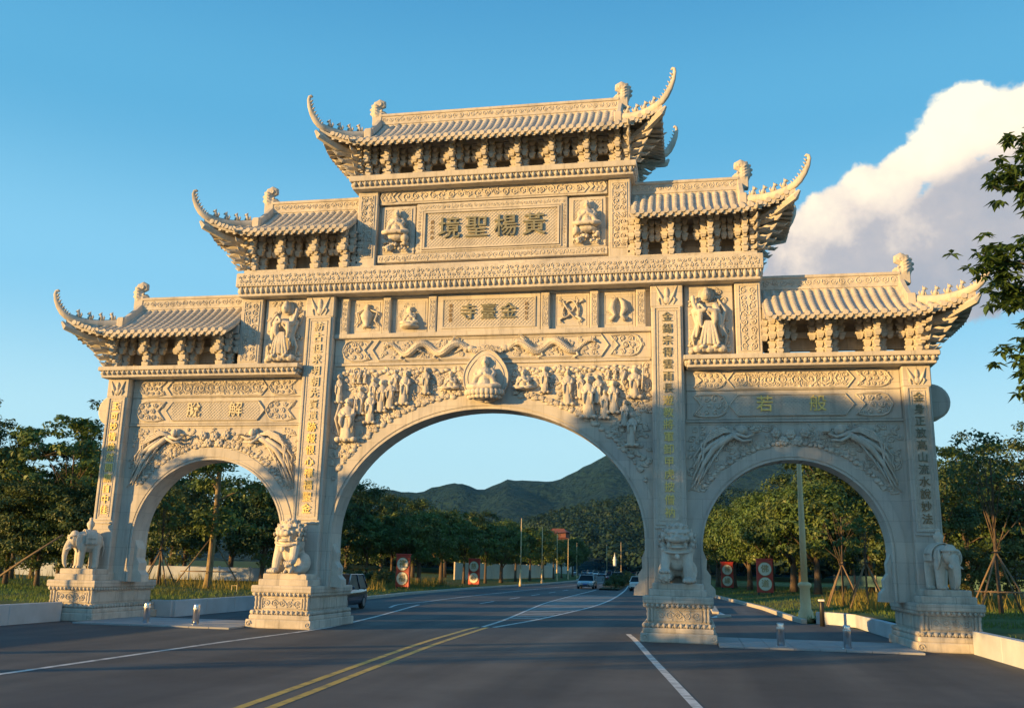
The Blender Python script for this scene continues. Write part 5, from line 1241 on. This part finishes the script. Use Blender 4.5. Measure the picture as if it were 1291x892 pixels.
# tall pale trunk with props, sapling beside it
def big_trunk(px, Y):
    x = gx(px, 720, Y); z = vz_left(x, Y); r = empty('staked_tree', (x, Y, z - .05)); m = MB()
    m.tube([(0, 0, 0), (.05, 0, 1.2), (.08, .02, 3.2), (.16, 0, 5.4), (.12, 0, 7.2), (.2, .05, 9.2)], [.30, .21, .19, .18, .15, .10], 12)
    for a, z_ in ((.4, 5.6), (2.4, 6.2), (4.2, 6.8), (5.3, 7.4), (1.4, 8)): m.tube([(.12, 0, z_), (.12 + .9 * math.cos(a), .9 * math.sin(a), z_ + .5), (.12 + 2.0 * math.cos(a), 2.0 * math.sin(a), z_ + .8)], [.09, .06, .03], 6)
    m.build('trunk', 'bark_pale', r, True)
    g_ = np.random.default_rng(5); C = []
    for a, z_ in ((.4, 6.4), (2.4, 7.0), (4.2, 7.6), (5.3, 8.2), (1.4, 8.8), (3.2, 9.3), (0, 9.4)):
        for k in range(5): C.append((.12 + g_.uniform(.7, 2.6) * math.cos(a + g_.normal() * .4), g_.uniform(.7, 2.6) * math.sin(a + g_.normal() * .4), z_ + g_.normal() * .3))
    C += [(.1 + g_.normal() * .9, g_.normal() * .9, g_.uniform(3.6, 5.6)) for _ in range(12)]; C = np.array(C); idx = np.repeat(np.arange(len(C)), 90); off = g_.normal(size=(len(idx), 3)) * np.array([.42, .42, .2]); Pp = C[idx] + off
    link('crown', leaf_mesh('crown', Pp, off + np.array([0, 0, .5]) + g_.normal(size=off.shape) * .3, .30, 'leaf_mid', .45, 3), r)
    tag(r, 'thick pale trunked tree propped by leaning poles behind the low wall', 'tree'); return x, z
tx, tz = big_trunk(263, 25)
put('thin', 200, 20, .95, 'slender staked sapling with thin forked stems behind the low wall', 'sapling')
# row on the left of the road beyond the gate
ORD = 'first second third fourth fifth sixth seventh eighth ninth tenth eleventh twelfth thirteenth fourteenth fifteenth sixteenth'.split()
LR = 'taller tree standing behind the kerbside row past the dark car'
for i, (px, Y, s, k) in enumerate(((436, 66, 1.25, 'dense'), (462, 56, .92, 'roadside'), (494, 60, 1.0, 'roadside'), (528, 57, .95, 'broad'), (556, 66, 1.06, 'broad'), (585, 72, .98, 'roadside'), (612, 80, .98, 'roadside'), (632, 88, 1.0, 'broad'), (650, 98, 1.05, 'roadside'), (668, 108, 1.1, 'roadside'), (684, 122, 1.1, 'broad'), (698, 138, 1.08, 'roadside'), (708, 155, 1.02, 'roadside'), (716, 172, 1.0, 'broad'), (722, 192, 1.3, 'roadside'), (728, 215, 1.3, 'roadside'), (480, 78, 1.25, 'dense'), (520, 92, 1.3, 'dense'), (560, 104, 1.3, 'broad'), (600, 118, 1.3, 'dense'), (635, 140, 1.4, 'broad'))):
    put(k, px, Y, s, (ORD[i] + ' tree of the kerbside row past the dark car, counted from the gate') if i < 16 else LR, 'roadside_tree', 'roadside trees on the dark car side')
RR = 'tree in the grove behind the lamp post row and tripod props'
for i, (px, Y, s, k) in enumerate(((893, 100, 1.25, 'broad'), (905, 82, 1.12, 'broad'), (925, 72, 1.18, 'broad'), (945, 62, 1.10, 'broad'), (972, 55, 1.15, 'broad'), (1000, 52, 1.22, 'broad'), (1030, 46, 1.18, 'broad'), (1062, 52, 1.3, 'tall'), (1098, 56, 1.3, 'tall'), (1122, 46, 1.05, 'dense'), (885, 120, 1.3, 'broad'), (960, 84, 1.4, 'broad'), (1010, 74, 1.45, 'dense'), (1075, 72, 1.35, 'dense'), (1140, 62, 1.15, 'dense'))):
    put(k, px, Y, s, (ORD[sorted((100, 82, 72, 62, 55, 52.1, 46)).index(Y if i != 5 else 52.1)] + ' tree of the row behind the lamp post, counted from the gate') if i < 7 else RR, 'roadside_tree', 'roadside trees on the lamp post side')
for px, Y, s in ((1062, 24, .95), (1092, 21, .8)): put('thin', px, Y, s, 'spindly young tree held by tripod poles on the grass behind the shaded arch', 'sapling', 'saplings behind the shaded arch')
RO = 'dark tree in the wood beyond the plinth of the shaded elephant'
for px, Y, s, k in ((1190, 46, 1.05, 'dense'), (1222, 38, .95, 'tall'), (1262, 42, 1.05, 'loose'), (1300, 36, .98, 'tall'), (1240, 56, 1.1, 'dense'), (1335, 44, 1.0, 'dense'), (1205, 60, 1.25, 'loose'), (1190, 30, .78, 'tall')):
    put(k, px, Y, s, RO, group='wood beyond the shaded elephant')
for px, Y, s in ((1215, 24, .62), (1280, 28, .7), (1180, 30, .55)): put('yellow', px, Y, s, 'low yellowish tree catching light beyond the plinth of the shaded elephant', 'yellowish_tree', 'yellowish trees beyond the shaded elephant')
put('bare', 1258, 14, 1.0, 'sparse dark tree with bare forked limbs propped by poles beyond the wall', 'propped_tree')
# trees off the picture's edge whose shade falls on the gate and the road
SH = 'large dense tree on the roadside verge before the gate, shading the road'
SHT = [(-22.0, -21.4, 1.0, 1.0), (-22.6, -26.6, 1.0, 1.02), (-28, -46, 1.1, 1.1)]
for x, y, s, sz in SHT: put('shade', 0, y, s, SH, 'shade_tree', 'shade trees on the near verge', x=x, sz=sz)
put('young', 0, -11.4, 1.0, 'slender young tree on the roadside verge before the gate', 'sapling', x=-22)
put('young', 0, -8.0, 1.0, 'second slender young tree on the roadside verge before the gate', 'sapling', x=-23.4)

# big-leaved tree at the right whose boughs hang into the picture
def bough_tree(x, y):
    z = vz_right(x, y); r = empty('overhanging_tree', (x, y, z - .05)); m = MB(); g_ = np.random.default_rng(12)
    m.tube([(0, 0, 0), (-.05, 0, 2), (.05, .05, 4.5), (0, 0, 7.5), (-.1, 0, 10), (-.2, 0, 12.5)], [.26, .20, .17, .14, .10, .05], 10)
    Pp = []; N = []
    ends = []
    boughs = [((0, 0, 7.6), (-1.6, -.3, 8.6), (-2.75, -.2, 8.95)), ((0, 0, 7.2), (-1.2, .2, 7.9), (-2.35, .1, 8.25)), ((0, 0, 9.5), (-.9, 0, 10.6), (-1.75, 0, 10.9)), ((-.1, 0, 10), (-1.0, .3, 11.3), (-1.55, .2, 11.7)), ((0, 0, 5.2), (-1.2, 0, 6.3), (-2.05, .1, 6.75)), ((0, 0, 4.9), (-1.1, .3, 5.7), (-1.7, .3, 5.95)),
              ((0, 0, 8), (1.5, .5, 9), (2.6, .8, 9.2)), ((0, 0, 7), (.6, -1.5, 8), (.9, -2.6, 8.3)), ((0, 0, 9), (1, -1, 10.4), (1.8, -1.5, 10.7)), ((0, 0, 6), (1.4, -.4, 7), (2.4, -.6, 7.2)), ((-.2, 0, 12), (.2, .4, 12.9), (.5, .8, 13.3)), ((0, 0, 8.5), (-.2, 1.6, 9.4), (-.4, 2.6, 9.7)), ((0, 0, 6.5), (-.1, 1.4, 7.3), (-.1, 2.4, 7.5))]
    for b in boughs:
        m.tube(b, [.06, .04, .015], 6)
        B0, B1, B2 = map(Vector, b)
        for k in range(9):
            t = .35 + .65 * k / 8; p = B0.lerp(B1, min(1, t * 2)) if t < .5 else B1.lerp(B2, (t - .5) * 2)
            e = p + Vector((g_.normal() * .35, g_.normal() * .35, g_.normal() * .25 + .05)); m.tube([p, p.lerp(e, .5) + Vector((0, 0, .05)), e], [.012, .009, .005], 4); ends.append(e)
    V = MB()
    for e in ends:
        for w in range(15):
            c = e + Vector(g_.normal(size=3) * .24)
            for k in range(9):
                a = k * .7 + g_.uniform(0, .5); d = Vector((math.cos(a), math.sin(a), -.35 + g_.normal() * .3)).normalized(); L_ = g_.uniform(.18, .32); s_ = d.cross(Vector((0, 0, 1))).normalized() * L_ * .24
                V.add([c, c + d * L_ * .45 + s_ + Vector((0, 0, .015)), c + d * L_ + Vector((0, 0, -.03)), c + d * L_ * .45 - s_ + Vector((0, 0, .015))], [(0, 1, 2, 3)])
    m.build('trunk', 'bark', r, True); V.build('foliage', 'leaf_glossy', r)
    tag(r, 'tree with glossy pointed leaves hanging over the shaded side roof tip', 'tree')
bough_tree(16.6, -7.5)

# grass, weeds
def blades(name, spots, matn, hmin, hmax, w, seed, label, cat):
    g_ = np.random.default_rng(seed); n = len(spots); S = np.array(spots); h = g_.uniform(hmin, hmax, n); a = g_.uniform(0, 6.28, n); ln = g_.normal(size=(n, 2)) * .25
    V = np.empty((n, 3, 3)); ca, sa = np.cos(a) * w, np.sin(a) * w
    V[:, 0] = S + np.stack([ca, sa, 0 * a], 1); V[:, 1] = S - np.stack([ca, sa, 0 * a], 1); V[:, 2] = S + np.stack([ln[:, 0] * h, ln[:, 1] * h, h], 1)
    m = bpy.data.meshes.new(name); m.from_pydata(V.reshape(-1, 3).tolist(), [], [(3 * i, 3 * i + 1, 3 * i + 2) for i in range(n)]); m.materials.append(MAT[matn]); m.update()
    return tag(link(name, m), label, cat, None, 'stuff')
def scatter(n, xa, xb, ya, yb, zf, seed, keep=None):
    g_ = random.Random(seed); o = []
    while len(o) < n:
        x, y = g_.uniform(xa, xb), g_.uniform(ya, yb)
        if keep and not keep(x, y): n -= 1; continue
        if noise.noise((x * .35, y * .35, seed)) < -.22: n -= 1; continue
        o.append((x, y, zf(x, y) - .01))
    return o
lk = lambda x, y: x < lerp_tab(XL, y) - .35; rk = lambda x, y: x > lerp_tab(XR, y) + .35
sp = scatter(9000, -30, -14.5, -8, 12, vz_left, 1, lk) + scatter(16000, -30, -12.8, 3, 60, vz_left, 2, lk) + scatter(16000, 8, 24, 12, 80, vz_right, 3, rk) + scatter(14000, 13.8, 30, -6, 22, vz_right, 4, rk)
blades('grass', sp, 'grass_blade', .05, .20, .02, 1, 'short green grass on the verges beside the road', 'grass')
sp = scatter(9000, -34, -17, 40, 62, vz_left, 5, lk) + scatter(2200, -34, -15.5, 18, 38, vz_left, 6, lk) + scatter(2500, 14.5, 24, 16, 30, vz_right, 7, rk)
blades('dry_weeds', sp, 'dry_grass', .25, .95, .035, 2, 'tall yellowish dry weeds in front of the trees', 'weeds')

# forest that climbs the foothill: small rounded crowns, one mass
def forest():
    g_ = np.random.default_rng(21); Pp = []; N = []
    for k in range(2600):
        az = g_.uniform(-24, 12); d = g_.uniform(170, 640); x, y = CAM[0] + d * math.sin(R(az)), CAM[1] + d * math.cos(R(az))
        if lerp_tab(XL, y) - 4 < x < lerp_tab(XR, y) + 4: continue
        if (-9.6 < az < -6.4 and d < 372) or (-5.4 < az < -3.6 and d < 400): continue
        v = (d - 700) / 300
        z = math.tan(R(lerp_tab(TAB2, az))) * 700 * max(0, 1 - abs(v) ** 1.5) if abs(v) < 1 else 0
        r = g_.uniform(3.2, 5.5); h = g_.uniform(6, 11)
        q = g_.normal(size=(64, 3)); q /= np.linalg.norm(q, axis=1, keepdims=True); q[:, 2] = np.abs(q[:, 2]) * 1.0
        Pp.append(np.array([x, y, z + h * .35]) + q * np.array([r, r, h * .65]) * g_.uniform(.75, 1.05, (64, 1))); N.append(q + g_.normal(size=q.shape) * .35 + np.array([0, 0, .3]))
    o = link('forest', leaf_mesh('forest', np.concatenate(Pp), np.concatenate(N), 1.9, 'leaf_forest', .75, 4)); tag(o, 'dark green wood climbing the foothill at the end of the road', 'forest', None, 'stuff')
forest()

# ================================================================ street furniture
def bollard(x, y, label, group):
    r = tag(empty('bollard', (x, y, .055)), label, 'bollard', group)
    m = MB(); m.lathe([(.105, 0), (.105, .60), (.10, .63), (.085, .645), (.0, .65)], n=20); m.build('post', 'steel', r, True)
    m = MB(); m.lathe([(.109, .48), (.109, .53)], n=20); m.build('band', 'white_plaster', r, True)
    m = MB(); m.lathe([(.15, 0), (.15, .012), (.12, .02)], n=20); m.build('base_ring', 'steel', r, True)
for x, y, l in ((-10.80, -1.5, 'steel bollard on the paving close to the sunlit elephant plinth'), (-9.04, -1.5, 'steel bollard on the paving nearer the plinth of the lion with cub'), (9.24, -1.65, 'steel bollard on the paving nearer the plinth of the lion with ball'), (11.05, -1.7, 'steel bollard on the paving close to the shaded elephant plinth')):
    bollard(x, y, l, 'steel bollards under the side arches')
m = MB(); r = tag(empty('short_black_post', (12.0, 11.0, 0)), 'short black post with white cap beside the curved low wall', 'bollard')
m.lathe([(.10, 0), (.09, .95), (.07, 1.0)], n=14); m.build('post', 'dark_metal', r, True); m = MB(); m.bbox(-.12, .12, -.12, .12, .99, 1.07, .02); m.build('cap', 'white_plaster', r)

def lamp(x, y, H, label, group=None, k=1.0, z=0.0, matn='lamp_paint', side=1):
    r = tag(empty('lamp_post', (x, y, z)), label, 'lamp post', group)
    m = MB(); m.lathe([(.40 * k, 0), (.40 * k, .25), (.36 * k, .30), (.36 * k, .42), (.27 * k, .55), (.24 * k, 1.45), (.33 * k, 1.55), (.33 * k, 1.65), (.2 * k, 1.72)], n=18); m.build('base', matn, r, True)
    m = MB(); m.lathe([(.165 * k, 1.7), (.15 * k, 4), (.12 * k, H * .7), (.085 * k, H)], n=14); m.build('pole', matn, r, True)
    if k < .9: return r
    m = MB(); m.tube([(0, 0, H - .05), (-.5 * side, 0, H + .25), (-1.3 * side, 0, H + .35)], [.07 * k, .06 * k, .05 * k], 8); m.build('arm', matn, r, True)
    m = MB(); m.bbox(min(-1.2 * side, -1.9 * side), max(-1.2 * side, -1.9 * side), -.14, .14, H + .27, H + .40, .04); m.build('lamp_head', matn, r)
lamp(11.72, 14.2, 9.2, 'tall cream lamp post with a flared base at the kerb corner', k=.9)
for i, (px, Y) in enumerate(((656, 68), (683, 90), (702, 112), (716, 135), (727, 162))):
    x = gx(px, 735, Y); lamp(x, Y, 7.0, 'slim lamp post in the row along the left kerb beyond the gate' if False else 'slim lamp post in the row beside the signboards and dark car', 'slim lamp posts along the far road', .38, vz_left(x, Y), 'lamp_paint', -1)
for px, Y in ((765, 170), (783, 150)): lamp(gx(px, 712, Y), Y, 7.0, 'slim lamp post near the white car at the end of the road', 'slim lamp posts by the white car', .38, .1, 'lamp_paint', 1)

# red boards with two round calligraphy discs
def sign(px, v, Y, label, chars, right=False, x=None):
    x = gx(px, v, Y) if x is None else x; z = vz_left(x, Y) if x < 0 else vz_right(x, Y)
    r = tag(empty('sign_board', (x, Y, z - .03), R(-12 if x < 0 else 6)), label, 'sign', None)
    m = MB(); m.bbox(-.62, .62, -.09, .09, .22, 2.68, .03); m.build('board', 'red_board', r)
    m = MB(); m.bbox(-.66, .66, -.11, .11, 2.66, 2.78, .03); m.box(-.5, .5, -.10, -.092, 2.56, 2.61); m.build('top_rail', 'red_board', r)
    for d in (-1, 1): m = MB(); m.bbox(d * .5 - .06, d * .5 + .06, -.06, .06, 0, .24, .01); m.build('foot', 'dark_metal', r)
    for zc, ch in ((1.98, chars[0]), (.86, chars[1])):
        m = MB(); m.tube([(0, -.14, zc), (0, -.085, zc)], [.49, .50], 32); d = m.build('disc', 'disc_cream', r)
        m = MB(); m.tube([(.5 * math.cos(t), -.12, zc + .5 * math.sin(t)) for t in [math.pi * 2 * k / 32 for k in range(33)]], .025, 6); m.build('disc_rim', 'ink_brown', r)
        put_char(ch, 'ink_brown', 0, -.142, zc, .62, d)
sign(507, 745, 43, 'red board with two sunlit discs, closer one beside the dark car', '禪福', x=-15.9)
sign(603, 740, 64, 'red board with two discs, farther one beyond the dark car', '慈心', x=-14.9)
sign(915, 746, 70, 'dark red board with two discs, farther one behind the kerb', '善緣', x=10.3)
sign(963, 756, 46, 'dark red board with two discs, closer one near the lamp post', '佛道', x=12.3)

# tripod props
def props(x, y, z, h, rad, n, label, group=None, bar=True, a0=.3):
    r = tag(empty('tree_prop', (x, y, z)), label, 'tree prop', group)
    for k in range(n):
        a = a0 + k * 2 * math.pi / n; m = MB(); m.tube([(rad * math.cos(a), rad * math.sin(a), -.05), (rad * .5 * math.cos(a), rad * .5 * math.sin(a), h * .5), (-.06 * math.cos(a), -.06 * math.sin(a), h + .1)], [.045, .04, .035], 7); m.build('pole', 'pole_wood', r, True)
    if bar:
        for k in range(n):
            a, b = a0 + k * 2 * math.pi / n, a0 + (k + 1) * 2 * math.pi / n; f = .66; m = MB(); m.tube([(rad * f * math.cos(a) * 1.15, rad * f * math.sin(a) * 1.15, h * .36), (rad * f * math.cos(b) * 1.15, rad * f * math.sin(b) * 1.15, h * .36)], .03, 6); m.build('cross_bar', 'pole_wood', r, True)
    m = MB(); m.tube([(.16 * math.cos(t), .16 * math.sin(t), h) for t in [k * .6283 for k in range(11)]], .03, 5); m.build('tie', 'dark_metal', r)
props(tx, 25, tz, 3.3, 2.2, 4, 'timber pole frame propping the thick pale trunk', a0=.5)
for px, Y, h, rad, l in ((200, 20, 2.1, 1.1, 'thin timber poles propping the slender sapling behind the low wall'), (1062, 24, 2.2, 1.2, 'tripod of timber poles on the grass behind the shaded arch'), (1092, 21, 2.2, 1.3, 'tripod of timber poles on the grass behind the shaded arch'), (1258, 14, 2.6, 1.5, 'dark timber poles propping the sparse tree beyond the wall')):
    x = gx(px, 720, Y); props(x, Y, (vz_left if x < 0 else vz_right)(x, Y), h, rad, 4 if px != 200 else 5, l, 'tripods behind the shaded arch' if 'tripod' in l else None, px > 1200, .7)
x = gx(18, 720, 6); m = MB(); r = tag(empty('leaning_pole', (x, 6, vz_left(x, 6))), 'long bare timber pole leaning towards the sunlit elephant', 'pole'); m.tube([(-1.6, 0, -.05), (.4, 0, 1.3), (2.1, 0, 2.35)], [.05, .05, .045], 8); m.build('pole', 'pole_wood', r, True)
m = MB(); m.tube([(-.14, 0, .0), (-.14, 0, .30), (.14, 0, .30), (.14, 0, .0)], .025, 6); x = gx(295, 745, 14); o = m.build('metal_hoop', 'lamp_paint'); o.location = (x, 14, vz_left(x, 14)); tag(o, 'small pale metal hoop on the ground beside the propped trunk', 'hoop')

# ================================================================ vehicles
def car(x, y, rz, paint, kind, label, group=None, z=0.0):
    """x forward"""
    r = tag(empty('car', (x, y, z), rz), label, 'car', group)
    suv = kind == 'suv'; Lh, Wd, H = (2.3, .93, 1.70) if suv else (2.25, .89, 1.45); hb = 1.02 if suv else .90
    def shell(sec, name, mt, par=r, sm=False):
        m = MB(); m.grid([[(px_, py_, pz_) for px_, py_, pz_ in s_] for s_ in sec]); return m.build(name, mt, par, sm, fix=True)
    # lower body: rounded sections along the length
    sec = []
    for t, w, zt, zb in ((-1, .80, hb - .12, .42), (-.97, .93, hb - .02, .30), (-.85, .99, hb, .24), (-.4, 1.0, hb, .22), (.1, 1.0, hb, .22), (.42, 1.0, hb - .02, .22), (.62, .99, hb - .08, .22), (.86, .96, hb - .14, .24), (.97, .88, hb - .24, .28), (1, .76, hb - .34, .38)):
        xx = t * Lh; ww = Wd * w; sec.append([(xx, yy * ww, zb + (zt - zb) * q) for yy, q in ((0, 0), (-.8, 0), (-.97, .08), (-1, .35), (-.985, .72), (-.93, .92), (-.8, 1), (0, 1.02), (.8, 1), (.93, .92), (.985, .72), (1, .35), (.97, .08), (.8, 0), (0, 0))])
    m = MB(); m.grid(sec); n = len(sec[0]); m.add(sec[0], [tuple(range(n))]); m.add(sec[-1], [tuple(range(n))]); b = m.build('body', paint, r, True, fix=True)
    # cabin
    c0, c1, c2, c3 = ((-.93, -.80, .12, .50) if suv else (-.82, -.45, .15, .55)); zt = H
    def quad(y0, y1): return [(c0 * Lh, y0, hb - .02), (c1 * Lh, y1, zt - .05), (c2 * Lh, y1, zt - .02), (c3 * Lh, y0, hb - .06)]
    m = MB(); A = [(p[0], -p[1] if False else p[1], p[2]) for p in quad(-Wd * .93, -Wd * .74)]; B = quad(Wd * .93, Wd * .74); m.add(A + B, [(0, 1, 2, 3), (7, 6, 5, 4), (0, 4, 5, 1), (3, 2, 6, 7)]); m.build('windows', 'car_glass', r, fix=True)
    m = MB(); m.bbox(c1 * Lh - .06, c2 * Lh + .05, -Wd * .76, Wd * .76, zt - .07, zt, .03); m.build('roof', paint, r)
    m = MB()
    for s in (-1, 1):
        for (a, bb) in ((0, 1), (3, 2)): q_ = quad(s * Wd * .935, s * Wd * .75); m.tube([q_[a], q_[bb]], .035, 6)
        xm = (c1 + c2) / 2 * Lh; m.tube([(xm, s * Wd * .94, hb - .03), (xm, s * Wd * .755, zt - .05)], .035, 6)
    tag(m.build('window_pillars', paint, r, True), kind='stuff')
    for fx in (-.62, .62):
        for s in (-1, 1):
            w_ = empty('wheel', (fx * Lh, s * (Wd - .10), .33)); w_.parent = r
            m = MB(); m.tube([(0, -.11, 0), (0, -.09, 0), (0, .09, 0), (0, .11, 0)], [.28, .33, .33, .28], 20); m.build('tyre', 'tyre', w_, True)
            m = MB(); m.tube([(0, s * .09, 0), (0, s * .118, 0)], [.22, .20], 14); m.build('rim', 'rim', w_)
    for s in (-1, 1):
        m = MB(); m.ell((.95 * Lh, s * Wd * .66, hb - .27), (.10, .20, .075), 10, 6); m.build('headlight', 'lamp_glass', r, True)
        m = MB(); m.ell((-.96 * Lh, s * Wd * .68, hb - .16), (.08, .20, .08), 10, 6); m.build('tail_light', 'tail_red', r, True)
        m = MB(); m.ell((.36 * Lh, s * (Wd + .09), hb + .04), (.07, .10, .07), 8, 6); m.build('mirror', paint, r, True)
    m = MB(); m.bbox(.985 * Lh, 1.005 * Lh, -Wd * .42, Wd * .42, .50, hb - .34, .01); m.bbox(.96 * Lh, 1.0 * Lh, -Wd * .6, Wd * .6, .32, .44, .02); m.build('grille', 'plastic_black', r)
    m = MB(); m.bbox(1.004 * Lh, 1.012 * Lh, -.22, .22, .42, .55, .005); m.bbox(-1.012 * Lh, -1.0 * Lh, -.22, .22, .55, .68, .004); m.build('number_plate', 'plate_blue', r)
    m = MB(); m.bbox(-1.01 * Lh, -.95 * Lh, -Wd * .8, Wd * .8, .28, .42, .03); m.build('rear_bumper', 'plastic_black', r)
    return r
F = R(-90); B_ = R(90)
car(-9.5, 12.2, F + R(3), 'paint_navy', 'suv', 'dark blue car emerging from behind the plinth of the lion with cub').scale = (.95, .95, .95)
car(-4.35, 72.5, F, 'paint_silver', 'sedan', 'pale blue silver car driving towards the gate on the open road')
car(-2.9, 96, F, 'paint_grey', 'suv', 'dark car with lit-looking lamps beside the planted median')
car(1.45, 68, B_, 'paint_white', 'sedan', 'white car driving away close to the pillar of the lion with ball')
car(2.6, 88, B_, 'paint_blue', 'sedan', 'light blue car ahead of the white car')
cl = ['paint_gold', 'paint_white', 'paint_red', 'paint_silver', 'paint_blue', 'paint_grey']
for i in range(16):
    Y = 190 + i * 10.5; xc = (lerp_tab(XL, Y) * .62 + lerp_tab(XR, Y) * .38) if i % 2 else (lerp_tab(XL, Y) * .3 + lerp_tab(XR, Y) * .7)
    car(xc, Y, (F if i % 2 else B_) + R(-8 if Y < 280 else -14) * (-1), cl[i % 6], 'sedan' if i % 3 else 'suv', {'paint_gold': 'golden', 'paint_white': 'white', 'paint_red': 'red', 'paint_silver': 'silver', 'paint_blue': 'blue', 'paint_grey': 'grey'}[cl[i % 6]] + ' car in the distant queue at the bend of the road', 'cars queuing at the far bend')
car(-4.6, 128, F, 'paint_white', 'sedan', 'white car approaching beyond the dark car at the median', None)
car(-8.3, 150, F, 'paint_red', 'sedan', 'red car in the outer oncoming lane far down the road', None)
car(1.0, 122, B_, 'paint_red', 'sedan', 'red car ahead of the light blue car', None)
car(-.4, 146, B_, 'paint_gold', 'suv', 'golden car ahead of the red car beside the median', None)
# planted median beyond the painted island
for i in range(14):
    Y = 70 + i * 5; xm = (lerp_tab([(67, -1.5), (100, -2.2), (140, -4.5)], Y)); s = .95 + .25 * math.sin(i * 2.1)
    r = tree('median_shrub', 'bush', xm + .25 * math.sin(i * 1.7), Y, .12, s * (1.1 + .02 * i), i * 1.1, 'low clipped shrub on the median between the cars', 'shrub', 'shrubs on the median')
m = MB(); m.grid([[(lerp_tab([(66, -2.5), (140, -6)], y), y, .0), (lerp_tab([(66, -2.5), (140, -6)], y), y, .15), (lerp_tab([(66, -.5), (140, -3.2)], y), y, .15), (lerp_tab([(66, -.5), (140, -3.2)], y), y, .0)] for y in range(67, 141, 4)]); tag(m.build('median', 'soil'), kind='structure')
for i in range(6):
    x = -24 + i * .9; y = 45 + (i * 37) % 9
    tree('bush', 'bush', -17.6 - .9 * i, 47 + (i * 3) % 5, .2, 1.2 + .12 * (i % 3), i, 'dark round bush at the tree feet beside the closer sunlit signboard', 'bush', 'bushes beside the sunlit signboard')

# ================================================================ far buildings
def wall_run(name, x0, y0, x1, y1, h, n, matn, label, z=0, base=None):
    r = tag(empty(name, (x0, y0, z)), label, 'fence' if 'hoarding' in name else 'wall'); d = Vector((x1 - x0, y1 - y0, 0)); an = math.atan2(d.y, d.x); L_ = d.length
    for k in range(n):
        m = MB(); m.bbox(L_ * k / n + .02, L_ * (k + 1) / n - .02, -.06, .06, .35 if base else 0, h, .02); o = m.build('panel', matn, r); o.rotation_euler = (0, 0, an)
        m = MB(); m.bbox(L_ * k / n - .07, L_ * k / n + .07, -.10, .10, 0, h + .08, .02); o = m.build('post', base or matn, r); o.rotation_euler = (0, 0, an)
    return r
wall_run('green_hoarding', 17.2, 44, 29, 37, 1.1, 9, 'green_sheet', 'green sheet hoarding on posts behind the tripod props', .9, 'dark_metal')
wall_run('boundary_wall', -24, 92, -19, 150, 2.2, 14, 'cream_wall', 'cream boundary wall glimpsed between the roadside trunks', .3)
wall_run('field_fence', -46, 36, -22, 39, 1.0, 10, 'wall_paint', 'grey low fence behind the weeds beyond the propped trunk', .6)
def pav_roof(r, cx, cz, w, d, h, z0):
    m = MB(); n = 6; rows = []
    for j in range(n + 1):
        t = j / n; q = (1 - t); zz = z0 + h * (1 - (1 - t) ** 1.0) * (.5 + .5 * t); hw, hd = w * (.45 + .55 * q), d * (.08 + .92 * q)
        up = .25 * h * q * q; rows.append([(-hw, -hd, zz + up), (0, -hd, zz), (hw, -hd, zz + up), (hw, 0, zz), (hw, hd, zz + up), (0, hd, zz), (-hw, hd, zz + up), (-hw, 0, zz), (-hw, -hd, zz + up)])
    m.grid(rows); m.build('roof', 'roof_red', r, fix=True)
Y = 330; x = gx(704, 690, Y); r = tag(empty('temple', (x, Y, 10.0), R(-10)), 'distant red roofed temple hall rising above the roadside trees', 'temple'); r.scale = (1.0, 1.0, .95)
m = MB(); m.box(-5.2, 5.2, -3, 3, -11, 2.4); m.build('wall', 'cream_wall', r); pav_roof(r, 0, 0, 6.6, 4.4, 2.0, 2.2); m = MB(); m.box(-3.6, 3.6, -2.2, 2.2, 3.6, 5.4); m.build('upper_wall', 'roof_red', r); pav_roof(r, 0, 0, 4.9, 3.4, 2.0, 5.2)
for k in range(6): m = MB(); m.lathe([(.22, 0), (.22, 4.0)], (-5 + 2 * k, -3.3, -1.6), 8); m.build('column', 'roof_red', r)
Y = 360; x = gx(775, 700, Y); r = tag(empty('white_stupa', (x, Y, 6.0)), 'small white pointed stupa among the far trees', 'stupa'); r.scale = (.45, .45, .6)
m = MB(); m.lathe([(1.5, -4.5), (1.5, -1), (1.8, -.8), (1.8, 0), (1.1, .2)], n=14); m.build('base', 'white_plaster', r); m = MB(); m.lathe([(1.0, .1), (1.3, .7), (1.1, 1.5), (.55, 2.0), (.5, 2.2), (.12, 4.2), (.02, 4.8)], n=14); m.build('spire', 'white_plaster', r, True)
